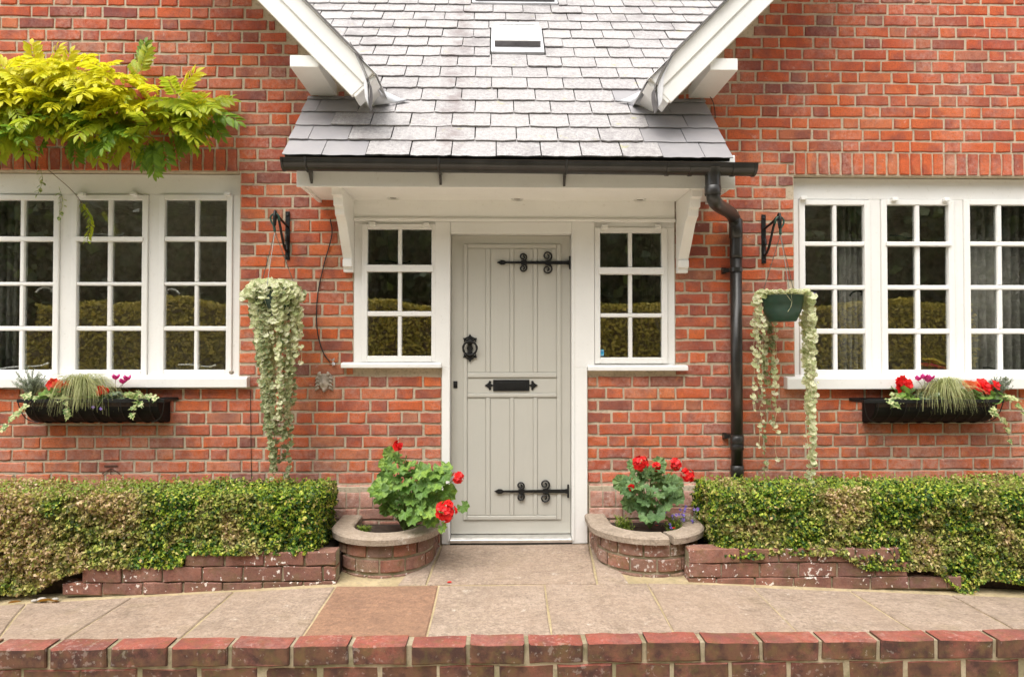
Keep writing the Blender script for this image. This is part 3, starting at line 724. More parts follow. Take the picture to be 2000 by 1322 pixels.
# side lights
YS = -.006
SLl, SLr = [(718,777),(785,843)], [(1172,1227),(1235,1292)]
SRl, SRr = [(448,517),(531,608),(618,695)], [(455,522),(536,612),(620,698)]
JL = (X(863,-.02,800), X(879,-.02,800)); JR = (X(1117,-.02,800), X(1147,-.02,800))
jl0, jr1 = X(850,-.02,600), X(1161,-.02,600)
zHd = Z(432,-.02)
sl, zb, zt, _ = window('narrow white window left of the door', (AS[0]+.002, jl0-.001, zAs+.0, zHd), YS, [SLl], SRl, 0)
sill(sl, X(665,-.06,712), JL[0]-.002, Z(707,-.05,760), zAs-.0, -.055)
sr, zb, zt, _ = window('narrow white window right of the door with a small blue sticker', (jr1+.001, AS[1]-.002, zAs+.0, zHd), YS, [SLr], SRr, 0)
sill(sr, JR[1]+.002, X(1345,-.06,712), Z(712,-.05,1250), Z(724,-.06,1250), -.055)
for wd, pts in ((sl, ((728,438),(833,439))), (sr, ((1181,443),(1285,443)))):
    for px, py in pts:
        q = P(px,py,YS-.02); MB().box(q.x-.02,q.x+.02,YS-.04,YS-.0125,q.z-.012,q.z+.012).build('hinge_cap', M['white'], wd, bevel=.004)
stay(sl, 733, 510, 800, 514, YS+.035, M['iron'])
t = NT('blue_sticker'); t.P(Base_Color=t.ramp(t.math('FRACT', t.math('MULTIPLY', t.n('SeparateXYZ', {0: t.pos()}).outputs[2], 33.)), [(0,(.03,.22,.42)),(.5,(.75,.82,.85)),(.55,(.05,.33,.5)),(1,(.05,.33,.5))], 'CONSTANT'), Roughness=.4)
q = P(1173,689,YS); MB().box(q.x-.022,q.x+.022,YS+.002,YS+.0035,q.z-.022,q.z+.022).build('sticker', t.m, sr)
# boards above the door set and the door frame
MB().box(AS[0]+.002, AS[1]-.002, -.012, .05, zHd+.002, zSo+.10).build('head_board', M['canopy'], can, bevel=.002)
MB().box(AS[0]+.002, AS[1]-.002, -.034, -.0125, zHd-.004, zHd+.016).build('head_mould', M['canopy'], can, bevel=.004)
df = empty('door_frame', (0,0,0)); df.parent = house
zDt = Z(457, .0)
for (a, b, s) in ((jl0, JL[1], 0), (JR[0], jr1, 1)):
    x0, x1 = (JL[0], JL[1]) if not s else (JR[0], JR[1])
    m = MB().box(x0, x1, -.022, .10, .0, zAs); m.box(a, b, -.022, .10, zAs+.0005, zHd-.005); m.build('jamb', M['white'], df, bevel=.003)
    xe = x1 if not s else x0; dx = -.012 if not s else .012
    MB().box(xe+dx*.2, xe+dx*1.4, -.028, -.0225, .02, zDt+.02).build('bead', M['white'], df, bevel=.002)
MB().box(JL[1]+.001, JR[0]-.001, -.022, .10, zDt, zHd-.005).build('head', M['white'], df, bevel=.003)
MB().prism([(-.03,.008),(-.03,.028),(-.012,.040),(.05,.046),(.05,.008)], 'x', JL[1]+.002, JR[0]-.002).build('threshold_bar', M['alu'], df, bevel=.002)
MB().box(JL[1]+.001, JR[0]-.001, -.024, .09, -.03, .006).build('threshold_shadow_board', M['dark'], df)  # dark strip put in as the shadow line under the threshold bar

# ------------------------------------------------------------------ front door
YD = .05
door = empty('door', (.5*(JL[1]+JR[0]), YD, .05)); door.parent = house; door.location = WL[door]; door['label'] = 'pale sage green front door with black strap hinges'
dx = lambda p: X(p,YD,800); dz = lambda p: Z(p,YD,1000)
MB().box(JL[1]+.003, JR[0]-.003, YD, YD+.045, .05, zDt-.003).build('door_leaf', M['door'], door)
def bead(x0, x1, y0, y1, pr=.011): 
    h = min(abs(dx(x1)-dx(x0)), abs(dz(y1)-dz(y0)))
    MB().box(dx(x0), dx(x1), YD-pr, YD-.0003, dz(y1), dz(y0)).build('bead', M['door'], door, bevel=.0045)
def planked(cols, y0, y1):
    for (a, b) in cols: MB().box(dx(a)+.001, dx(b)-.001, YD-.0035, YD-.0002, dz(y1), dz(y0)).build('panel', M['door'], door, bevel=.0015)
bead(905,912.5,477,1014); bead(1087.5,1096,477,1014); bead(913,1087,477,485); bead(913,1087,728,737,.013); bead(913,1087,767.5,775.5,.013); bead(913,1087,1006,1014)
for a, b in ((949,957.5),(996,1003.5),(1041.5,1049.5)): bead(a,b,485.5,727.5,.009); bead(a,b,776,1005.5,.009)
cs = [(913,948.5),(958,995.5),(1004,1041),(1050,1087)]
planked(cs, 486, 727); planked(cs, 776.5, 1005); planked([(913,1087)], 737.5, 767)
def strap(xt, xe, y):
    Yh = YD-.0135; m = MB(); q = lambda px, py: (X(px,Yh,800), Z(py,Yh,1000))
    s = lambda d: d/290.
    zc = q(1000,y)[1]; x0 = q(xt,y)[0]; x1 = q(xe,y)[0]
    ya, yb = Yh-.006, Yh
    m.prism([(x0,zc),(x0+.03,zc+.016),(x0+.05,zc+.015),(x0+.066,zc+.006),(x0+.066,zc-.006),(x0+.05,zc-.015),(x0+.03,zc-.016)], 'y', ya, yb)
    m.prism([(x0+.064,zc-.0065),(x0+.064,zc+.0065),(x1-.03,zc+.0125),(x1-.03,zc-.0125)], 'y', ya, yb)
    m.prism([(x1-.031,zc-.0125),(x1-.031,zc+.0125),(x1-.012,zc+.016),(x1-.012,zc+.045),(x1,zc+.045),(x1,zc-.045),(x1-.012,zc-.045),(x1-.012,zc-.016)], 'y', ya-.001, yb)
    for xc, r in ((x0+.185,.029),(x0+.350,.036)):
        for sg in (1, -1):
            cz = zc+sg*(r+.009); pts = []; rad = []
            for i in range(40):
                t = i/39; a = -PI/2*sg + 0; th = t*2*PI*1.55; rr = r*(1-.80*t)
                ang = -PI/2-.35+th
                pts.append((xc-.006+rr*math.cos(ang), Yh-.004, cz+sg*rr*math.sin(ang))); rad.append(.0060-.0012*t)
            rad[-3:] = [.0065,.0075,.007]
            m.tube(pts, rad, 7)
        m.prism([(xc-.02,zc-.012),(xc,zc-.020),(xc+.02,zc-.012),(xc+.02,zc+.012),(xc,zc+.020),(xc-.02,zc+.012)], 'y', ya-.0008, yb)
    for xb in (x0+.045, x0+.12, x0+.27, x1-.05): m.lathe([(.006,0),(.005,-.003),(0,-.005)], (xb,ya,zc), 8, 'y')
    m.build('strap_hinge', M['iron'], door)
strap(970,1115,513); strap(965,1111,959)
def fleur(m, c, s, ang, y0, y1):       # small pointed finial
    pts = [(0,0),(.35,.18),(.28,.42),(.5,.5),(.62,.25),(1.0,0)]; pts = pts+[(a,-b) for a, b in pts[::-1]][1:-1]
    ca, sa = math.cos(ang), math.sin(ang)
    m.prism([(c[0]+s*(a*ca-b*sa), c[1]+s*(a*sa+b*ca)) for a, b in pts], 'y', y0, y1)
def knocker():
    Yk = YD-.012; cx, cz = X(918,Yk,680), Z(680,Yk); m = MB()
    m.prism([(cx-.028,cz+.055),(cx-.012,cz+.02),(cx-.022,cz),(cx-.012,cz-.02),(cx-.028,cz-.05),(cx,cz-.07),(cx+.028,cz-.05),(cx+.012,cz-.02),(cx+.022,cz),(cx+.012,cz+.02),(cx+.028,cz+.055),(cx,cz+.07)], 'y', Yk-.005, Yk)
    fleur(m, (cx,cz+.052), .045, PI/2, Yk-.0055, Yk-.0002); fleur(m, (cx,cz-.05), .045, -PI/2, Yk-.0055, Yk-.0002)
    for sg in (-1,1): fleur(m, (cx+sg*.018,cz-.045), .036, -PI/2+sg*1.0, Yk-.0052, Yk-.0004); fleur(m, (cx+sg*.018,cz+.05), .036, PI/2-sg*1.0, Yk-.0052, Yk-.0004)
    m.lathe([(.016,0),(.016,-.012),(.010,-.022),(0,-.024)], (cx,Yk-.005,cz+.045), 14, 'y')
    k = m.build('door_knocker', M['iron'], door)
    m = MB(); pts = [(cx+.046*math.cos(2*PI*i/36), Yk-.02-.006*math.sin(2*PI*i/36), cz+.046*math.sin(2*PI*i/36)) for i in range(37)]
    m.tube(pts, [.0075+.0012*math.sin(i*1.6) for i in range(37)], 9); m.build('knocker_ring', M['iron'], door, smooth=True)
knocker()
def letterplate():
    Yk = YD-.006; x0, x1, z0, z1 = X(963,Yk,750), X(1034,Yk,750), Z(763.5,Yk), Z(741.5,Yk); m = MB()
    m.box(x0,x1,Yk-.006,Yk,z0,z1); zc = .5*(z0+z1)
    fleur(m, (x0+.008,zc), -.066, 0, Yk-.005, Yk-.0004); fleur(m, (x1-.008,zc), .066, 0, Yk-.005, Yk-.0004)
    m.build('letter_plate', M['iron'], door, bevel=.002)
    MB().box(x0+.026,x1-.026,Yk-.010,Yk-.0065,z0+.016,z1-.016).build('letter_flap', M['iron'], door, bevel=.003)
letterplate()
q = P(889.5,751,YD); m = MB().box(q.x-.014,q.x+.014,YD-.006,YD-.0003,q.z-.024,q.z+.024); m.lathe([(.010,0),(.010,-.006),(0,-.007)], (q.x,YD-.006,q.z+.004), 12, 'y'); m.build('lock', M['iron'], door, bevel=.003)

# ------------------------------------------------------------------ rooms behind the glass
def room(x0, x1, z0, z1, y0, y1):
    m = MB(); c = [(x0,y0,z0),(x1,y0,z0),(x1,y1,z0),(x0,y1,z0),(x0,y0,z1),(x1,y0,z1),(x1,y1,z1),(x0,y1,z1)]
    m.add(c, [(0,1,2,3),(4,7,6,5),(1,5,6,2),(2,6,7,3),(3,7,4,0)]); return m.build('room', M['room'], house)
room(-5.4, AS[0]-.05, -.05, 2.5, .17, 1.6); room(AS[1]+.05, 5.6, -.05, 2.5, .17, 1.6); room(AS[0]-.04, AS[1]+.04, -.03, 2.45, .11, 1.7)
for (o_, a, b) in ((wl, W1o[0], W1o[1]), (wr, W2o[0], W2o[1])):
    MB().box(a, b, .151, .34, zS-.02, zS+.075).build('inner_sill', M['white'], o_)
def curtain(px0, px1, Y, label, folds=7):
    x0, x1 = X(px0,Y,550), X(px1,Y,550); z0, z1 = zS-.35, zL+.05; m = MB(); n = folds*6; vs = []; fs = []
    for i in range(n+1):
        t = i/n
        for z in (z0, z1): vs.append((x0+(x1-x0)*t, Y+.03*math.sin(t*folds*2*PI)*(1.15 if z == z0 else .8), z))
    fs = [(2*i,2*i+2,2*i+3,2*i+1) for i in range(n)]
    o = m.add(vs, fs).build('curtain', M['curtain'], None, smooth=True); s = o.modifiers.new('s','SOLIDIFY'); s.thickness = .004; tag(o, label, 'curtain', None)
curtain(-60, 35, .42, 'pale curtain behind the leftmost panes of the window with the sedge box')
curtain(1640, 1715, .36, 'dim curtain in folds behind the window next to the downpipe')
curtain(1890, 2040, .33, 'pale curtain at the far right edge of the photo', 9)
# books on the inner sill
def book(px, py, Y, wd, dp_, h, rot, mat, label):
    q = P(px,py,Y); m = MB().box(-wd/2,wd/2,-dp_/2,dp_/2,0,h); o = m.build('book', mat, None, origin=(0,0,0), bevel=.002); o.location = q; o.rotation_euler = rot; tag(o, label, 'book')
zb_ = zS+.077
def pmat(n, c): return simple(n, c, .6)
q = P(1822,715,.24)
for (n, c, dz_, rot, wd, off, lab) in (('paper_white',(.7,.68,.62),.0,0,.17,0,'thick white book lying flat on the inner window sill'),('cover_red',(.5,.06,.05),.034,.25,.15,.01,'red book leaning in the middle of the small pile'),('cover_yellow',(.65,.5,.08),.052,.42,.14,.03,'yellow book on top of the small pile')):
    m = MB().box(-wd/2,wd/2,-.06,.06,0,.03 if dz_ == 0 else .016); o = m.build('book', pmat(n,c), None, origin=(0,0,0), bevel=.002); o.location = (q.x+off, .25, zb_+dz_+abs(math.sin(rot))*wd/2*.9); o.rotation_euler = (0, rot, .1); tag(o, lab, 'book', 'books on the inner sill')
# ------------------------------------------------------------------ leaf clouds
def leaves_np(pts, nrm, size, asp=.55, fold=.25, tilt=.8, up=None):
    """one folded four-point leaf per point; returns verts (4N,3) and faces (2N,3)"""
    n = len(pts); nr = nrm+rng.normal(0, tilt, (n,3)); nr /= np.linalg.norm(nr, axis=1)[:,None]+1e-9
    d = rng.normal(0, 1, (n,3)) if up is None else up+rng.normal(0,.5,(n,3))
    d -= nr*(d*nr).sum(1)[:,None]; d /= np.linalg.norm(d, axis=1)[:,None]+1e-9
    s = np.cross(nr, d); L = size[:,None]; W = L*asp
    v = np.empty((n,4,3)); v[:,0] = pts-d*L*.5; v[:,1] = pts+s*W*.5+nr*L*fold*.4-d*L*.05; v[:,2] = pts+d*L*.5; v[:,3] = pts-s*W*.5+nr*L*fold*.4-d*L*.05
    k = (np.arange(n)*4)[:,None]; f = np.concatenate([k+np.array([[0,1,2]]), k+np.array([[0,2,3]])], 1).reshape(-1,3)
    return v.reshape(-1,3), f
def np_mesh(name, v, f, mat, parent=None, origin=None, smooth=False):
    c = np.array(origin if origin is not None else (v[:,0].mean(), v[:,1].mean(), v[:,2].min()), float); me = bpy.data.meshes.new(name)
    me.vertices.add(len(v)); me.vertices.foreach_set('co', (v-c).astype(np.float32).ravel())
    m = f.shape[1]; me.loops.add(f.size); me.loops.foreach_set('vertex_index', f.astype(np.int32).ravel())
    me.polygons.add(len(f)); me.polygons.foreach_set('loop_start', (np.arange(len(f))*m).astype(np.int32))
    me.update(calc_edges=True); me.validate(); me.materials.append(mat)
    o = bpy.data.objects.new(name, me); link(o, c, parent); return o
def nz(p, s): return noise.noise(Vector(p)*s)

# ------------------------------------------------------------------ terrace paving
YBk, YCo = -.70, -1.31
def pave_z(x, y):
    t = max(0., min(1., (y-YCo)/(YBk-YCo))); return gz(y) - t*.05*max(0., abs(x-.05)-1.0)
pv = MB()
xs_ = np.linspace(-5.6, 5.8, 58); ys_ = [YCo-.004, -1.2, -1.0, -.85, YBk, -.3, .08]
for i in range(len(xs_)):
    for y in ys_: pv.v.append((xs_[i], y, (pave_z(xs_[i], y) if y < -.4 else gz(y)-(0.05*max(0.,abs(xs_[i]-.05)-1.0)))-.007))
for i in range(len(xs_)-1):
    for j in range(len(ys_)-1):
        a = i*len(ys_)+j; pv.f.append((a, a+len(ys_), a+len(ys_)+1, a+1))
paving = tag(pv.build('terrace_paving', M['joint'], None, origin=(0,0,-.1)), 'sandy mortared bed of the stone terrace before the door', None, None, 'structure')
def slab(poly, mat, dz=0.):
    """poly of (x,y) corners, edges worn and slightly uneven"""
    c = Vector((sum(p[0] for p in poly)/len(poly), sum(p[1] for p in poly)/len(poly))); out = []
    n = len(poly)
    for i in range(n):
        a, b = Vector(poly[i]), Vector(poly[(i+1)%n])
        for k in range(4):
            q = a.lerp(b, k/4); q = q + (c-q).normalized()*(.006+rnd(-.003,.003)); out.append(q)
    m = MB(); k = len(out); h = lambda q: pave_z(q.x, q.y) if q.y < -.4 else gz(q.y)
    inn = [q+(c-q).normalized()*.008 for q in out]
    vs = [(q.x,q.y,h(q)+dz) for q in inn]+[(q.x,q.y,h(q)-.005+dz) for q in out]+[(q.x,q.y,h(q)-.03) for q in out]+[(c.x,c.y,h(c)+dz+.001)]
    fs = [(i,(i+1)%k,3*k) for i in range(k)]+[(k+i,k+(i+1)%k,(i+1)%k,i) for i in range(k)]+[(2*k+i,2*k+(i+1)%k,k+(i+1)%k,k+i) for i in range(k)]
    return m.add(vs, fs).build('paving_slab', mat, paving)
YFc = YCo
jn = [(-760,-800),(-560,-570),(-360,-345),(-150,-120),(53,-5),(258,126),(457,352),(656,590),(857,834),(1064,1078),(1264,1318),(1468,1558),(1660,1786),(1856,1985),(2040,2230),(2240,2450),(2440,2680),(2640,2910)]
jx = [(X(a,YBk,1140), X(b,YFc,1240)) for a, b in jn]
for i in range(len(jx)-1):
    (a, b), (c, d) = jx[i], jx[i+1]
    slab([(b,YFc),(d,YFc),(c,YBk),(a,YBk)], M['slab_warm'] if jn[i][0] == 656 else M['slab'], rnd(-.003,.003))
xd0, xd1 = X(832,YBk,1133), X(1167,YBk,1133); xe0, xe1 = X(862,-.03,1060), X(1150,-.03,1060)
slab([(xd0,YBk+.004),(xd1,YBk+.004),(xe1,-.03),(xe0,-.03)], M['slab'], .002)
slab([(xd0-.16,YBk+.004),(xd0-.004,YBk+.004),(xe0-.006,-.05),(xe0-.09,-.05)], M['slab'])
slab([(xd1+.004,YBk+.004),(xd1+.18,YBk+.004),(xe1+.10,-.05),(xe1+.006,-.05)], M['slab'])

# ------------------------------------------------------------------ retaining wall along the terrace front
zc = gz(YCo); CB = .112; YFt = YCo-CB
rw = empty('retaining_wall', (0, YCo-.1, -.75), 'mossy red brick retaining wall with worn coping along the terrace edge', 'wall')
def edge_brick(x0, x1, y0, y1, z0, z1, mat, par, j=.004, ch=.0055, name='brick'):
    """box with worn, uneven arrises"""
    m = MB(); a = brick_piece(x1-x0, z1-z0, y1-y0, j, ch)
    put(m, a, (.5*(x0+x1), y0, .5*(z0+z1)), rot=Euler((0, rnd(-.008,.008), rnd(-.01,.01))))
    n = len(m.v); m.f.append(tuple(range(16,24))[::-1])
    return m.build(name, mat, par, bevel=0)
xs0 = [X(p,YFt,1265) for p in (-840,-722,-605,-487,-370,-253,-136,-20,93,211,330,448,568,684,798,914,1029,1144,1259,1373,1488,1604,1718,1832,1946,2062,2178,2294,2410,2526,2642,2758)]
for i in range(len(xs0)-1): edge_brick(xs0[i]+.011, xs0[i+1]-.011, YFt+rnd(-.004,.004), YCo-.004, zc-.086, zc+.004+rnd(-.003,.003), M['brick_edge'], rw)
off = .13
for r in range(3):
    for i in range(-1, len(xs0)-1):
        a = xs0[max(i,0)]+(off if r % 2 == 0 else 0)+(-.28 if i < 0 else 0)
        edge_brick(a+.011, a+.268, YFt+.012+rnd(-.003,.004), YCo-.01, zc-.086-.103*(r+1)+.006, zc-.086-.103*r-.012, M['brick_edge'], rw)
MB().box(-4.45, 4.3, YFt+.017, YCo-.006, -.8, zc-.004).build('mortar_bed', M['mortar_old'], rw)

# ------------------------------------------------------------------ garden ground, hedge and trees across the garden (mirrored in the panes)
M['gravel'] = simple('pale_bounce_gravel', (.62,.54,.43), .95, 0, 1., 160, .3)  # invented ground cover, pale to bounce light up under the canopy
g = MB(); g.add([(-300,-300,-.76),(300,-300,-.76),(300,300,-.76),(-300,300,-.76)], [(0,1,2,3)])
tag(g.build('ground', M['lawn'], None, origin=(0,0,-.76)), 'green lawn below the terrace', None, None, 'structure')
tag(MB().add([(-14,-5.4,-.745),(14,-5.4,-.745),(14,-1.3,-.745),(-14,-1.3,-.745)], [(0,1,2,3)]).build('bounce_gravel', M['gravel'], None), 'unseen pale gravel added below the terrace wall to bounce light up', None, None, 'structure')
def far_hedge(x0, x1, y0, y1, z0, z1, n, label):
    o = empty('garden_hedge', (.5*(x0+x1), y0, z0), label, 'hedge')
    MB().box(x0, x1, y0+.12, y1-.12, z0, z1-.12).build('branches', M['bark'], o)
    k = n; u, v = rng.random(k), rng.random(k); top = rng.random(k) < .2
    p = np.empty((k,3)); p[:,0] = x0+(x1-x0)*u; p[:,1] = np.where(top, y0+(y1-y0)*v, y1-.12*rng.random(k)**2); p[:,2] = np.where(top, z1-.1*rng.random(k), z0+(z1-z0)*v)
    p[:,2] += .05*np.sin(p[:,0]*1.7); nr = np.where(top[:,None], np.array([0,0,1.]), np.array([0,.7,.75]))
    vv, ff = leaves_np(p, nr, rng.uniform(.05,.11,k), .6); np_mesh('foliage', vv, ff, M['hedge_far'], o)
far_hedge(-9, 9.5, -9.6, -8.6, -.76, 2.25, 60000, 'clipped golden green hedge across the garden, mirrored in the panes')
def far_tree(x, y, h, r, label, n=32000):
    o = empty('tree', (x, y, -.76), label, 'tree', 'trees mirrored in the window panes'); m = MB()
    m.tube([(x,y,-.76),(x+.1,y,h*.3),(x,y,h*.6)], [.28,.2,.1], 8)
    for k in range(6): a = k*1.05+x; m.tube([(x,y,h*(.25+.06*k)),(x+r*.6*math.cos(a),y+r*.6*math.sin(a),h*(.42+.08*k))], [.09,.03], 6)
    m.build('trunk', M['bark'], o)
    cl = rng.normal(0,1,(90,3)); cl /= np.linalg.norm(cl,axis=1)[:,None]; cl *= (rng.random(90)**.4)[:,None]*np.array([r,r*.8,h*.52]); cl += np.array([x,y,h*.5-.3])
    p = cl[rng.integers(0,90,n)]+rng.normal(0,1,(n,3))*r*.22; p[:,2] = np.maximum(p[:,2], -.3); nr = rng.normal(0,1,(n,3))
    vv, ff = leaves_np(p, nr, rng.uniform(.16,.34,n), .7); np_mesh('crown', vv, ff, M['tree'], o)
for i, (x, y, h, r) in enumerate(((-12.5,-14,8.5,3.8),(-8,-13.5,9,3.8),(-3.5,-14.5,9,3.8),(1,-13.5,9.4,3.9),(5.5,-14.5,8.8,3.8),(10,-13.5,9.2,3.8),(14,-14.5,9,3.8))):
    far_tree(x, y, h, r, 'dark leafy tree beyond the garden hedge, seen only as a reflection')

# ------------------------------------------------------------------ half-round planters
def planter(cx, r, yc, label, cuts, side):
    zt, zb = .205, -.14; o = empty('brick_planter', (cx, -.3, zb), label, 'planter', 'half round planters by the door')
    rb = r-.045
    def ring(rr, y_back, n=28):
        return [(cx-rr, y_back)]+[(cx-rr*math.cos(PI*i/n), yc-rr*math.sin(PI*i/n)) for i in range(n+1)]+[(cx+rr, y_back)]
    m = MB(); op, ip = ring(rb-.007,-.054), ring(rb-.09,-.054); k = len(op)
    vs = [(x,y,zt-.05) for x,y in op]+[(x,y,zb) for x,y in op]+[(x,y,zt-.05) for x,y in ip]+[(x,y,zb) for x,y in ip]; fs = []
    for i in range(k-1): fs += [(i,k+i,k+i+1,i+1),(2*k+i+1,3*k+i+1,3*k+i,2*k+i),(i+1,2*k+i+1,2*k+i,i)]
    m.add(vs, fs).build('mortar_core', M['mortar_old'], o)
    # path along the outside for bricks
    path = ring(rb, -.056, 40); seg = [0]
    for i in range(1, len(path)): seg.append(seg[-1]+math.dist(path[i],path[i-1]))
    T = seg[-1]
    def at(s):
        s = max(0, min(T, s)); j = 1
        while seg[j] < s: j += 1
        t = (s-seg[j-1])/(seg[j]-seg[j-1]); a, b = path[j-1], path[j]
        dx_, dy_ = b[0]-a[0], b[1]-a[1]; l = math.hypot(dx_,dy_); return (a[0]+dx_*t, a[1]+dy_*t, dy_/l, -dx_/l)
    nb = round(T/.155)
    for c in range(4):
        z1 = zt-.052-c*.088; z0 = z1-.074
        for b in range(nb+1):
            s0, s1 = (b-.5*(c%2))*T/nb+.006, (b+1-.5*(c%2))*T/nb-.006
            s0, s1 = max(s0,.004), min(s1,T-.004)
            if s1-s0 < .03: continue
            mm = MB(); q = 4; prof = [(-.03,z0),(.001,z0+rnd(0,.003)),(.006,z0+.006),(.006,z1-.006),(.001,z1-rnd(0,.003)),(-.03,z1)]; vs = []; j = rnd(-.003,.003)
            for e in range(q+1):
                x, y, nx, ny = at(s0+(s1-s0)*e/q); ed = -.004 if e in (0,q) else 0
                if nx*(x-cx)+ny*(y-yc) < 0: nx, ny = -nx, -ny
                vs += [(x+nx*(h+j+ed), y+ny*(h+j+ed), z) for h, z in prof]
            w_ = len(prof); fs = [(e*w_+i, e*w_+i+1, (e+1)*w_+i+1, (e+1)*w_+i) for e in range(q) for i in range(w_-1)]+[tuple(range(w_)), tuple(range(q*w_,q*w_+w_))[::-1]]
            mm.add(vs, fs).build('brick', M['brick_old'], o)
    # coping
    n = 36; a, b = ring(r,-.05,n), ring(r-.135,-.05,n); k = len(a)
    for (i0, i1) in cuts:
        i0, i1 = round(i0*(k-1)), round(i1*(k-1)); m = MB(); prof = []
        vs = []
        for i in range(i0, i1+1):
            A, B = Vector(a[i]), Vector(b[i]); w_ = (B-A).normalized(); j = .003*nz((A.x,A.y,0),9)
            gap = 0
            vs += [(*(A+w_*(.002)),zt-.045),(*(A-w_*j),zt-.012),(*(A+w_*.010),zt-.001),(*(A+w_*.03),zt+.001),(*(B-w_*.008),zt),(*B,zt-.008),(*B,zt-.045)]
        w_ = 7; q = i1-i0; fs = [(e*w_+i, (e+1)*w_+i, (e+1)*w_+(i+1)%w_, e*w_+(i+1)%w_) for e in range(q) for i in range(w_)]+[tuple(range(w_)), tuple(range(q*w_,q*w_+w_))[::-1]]
        m.add(vs, fs); sx = 1
        m.build('coping', M['coping'], o, smooth=False)
    # soil
    m = MB(); ip = ring(r-.10,-.055,20); c0 = len(ip); vs = [(x,y,zt-.06+.006*nz((x,y,1),20)) for x,y in ip]+[(cx,yc+.05,zt-.045)]
    m.add(vs, [(i+1,i,c0) for i in range(c0-1)]+[(0,c0-1,c0)]).build('soil', M['soil'], o)
    return o
pcl = (X(756,-.3,1030), .337, -.285); pcr = (X(1262,-.3,1030), .357, -.285)
planter(*pcl, 'half round brick planter with stone rim left of the door', [(0,1)], -1)
planter(*pcr, 'half round brick planter with split stone rim right of the door', [(0,.565),(.572,1)], 1)

# ------------------------------------------------------------------ low bed walls
YBw = -.66
def bedwall(label, courses, mb_rng):
    o = empty('bed_wall', (.5*(courses[0][0]+courses[0][1]), YBw, -.15), label, 'wall', 'low bed walls under the hedges')
    for ci, (x0, x1, zt, zb, sh) in enumerate(courses):
        x = x0
        first = True
        while x < x1-.03:
            L = .222 if not first or sh == 0 else sh; first = False
            e = min(x+L, x1); edge_brick(x+.003, e-.004, YBw+rnd(-.004,.004), YBw+.10, zb+.003, zt-.004, M['brick_bed'], o, .004, .0035); x = e+.004
        MB().box(x0+.004, x1-.004, YBw+.012, YBw+.095, zb-.003, zt-.010).build('mortar_bed', M['mortar_old'], o)
zc1, zc2, zc3, zc4 = Z(1076,YBw,600), Z(1105,YBw,600), Z(1134.5,YBw,600), Z(1160,YBw,600)
xx = lambda p: X(p,YBw,1110)
bedwall('low stepped brick wall under the left hedge, white lichen spots', [(xx(360),xx(657),zc1,zc2,0),(xx(160),xx(657),zc2,zc3,0),(xx(121),xx(657),zc3,zc4,0)], None)
bedwall('low brick wall under the right hedge, heavy white lichen', [(xx(1345),xx(1760),zc1,zc2,.30),(xx(1345),xx(1775),zc2,zc3,.19),(xx(1345),xx(1880),zc3,zc4,.16)], None)
bs = MB(); bs.box(-5.4, xx(652), YBw+.10, -.055, -.25, .085); bs.box(xx(1350), 5.6, YBw+.10, -.055, -.25, .085)
tag(bs.build('bed_soil', M['soil'], None, origin=(0,0,-.25)), 'dark soil of the beds under the two hedges', None, None, 'structure')

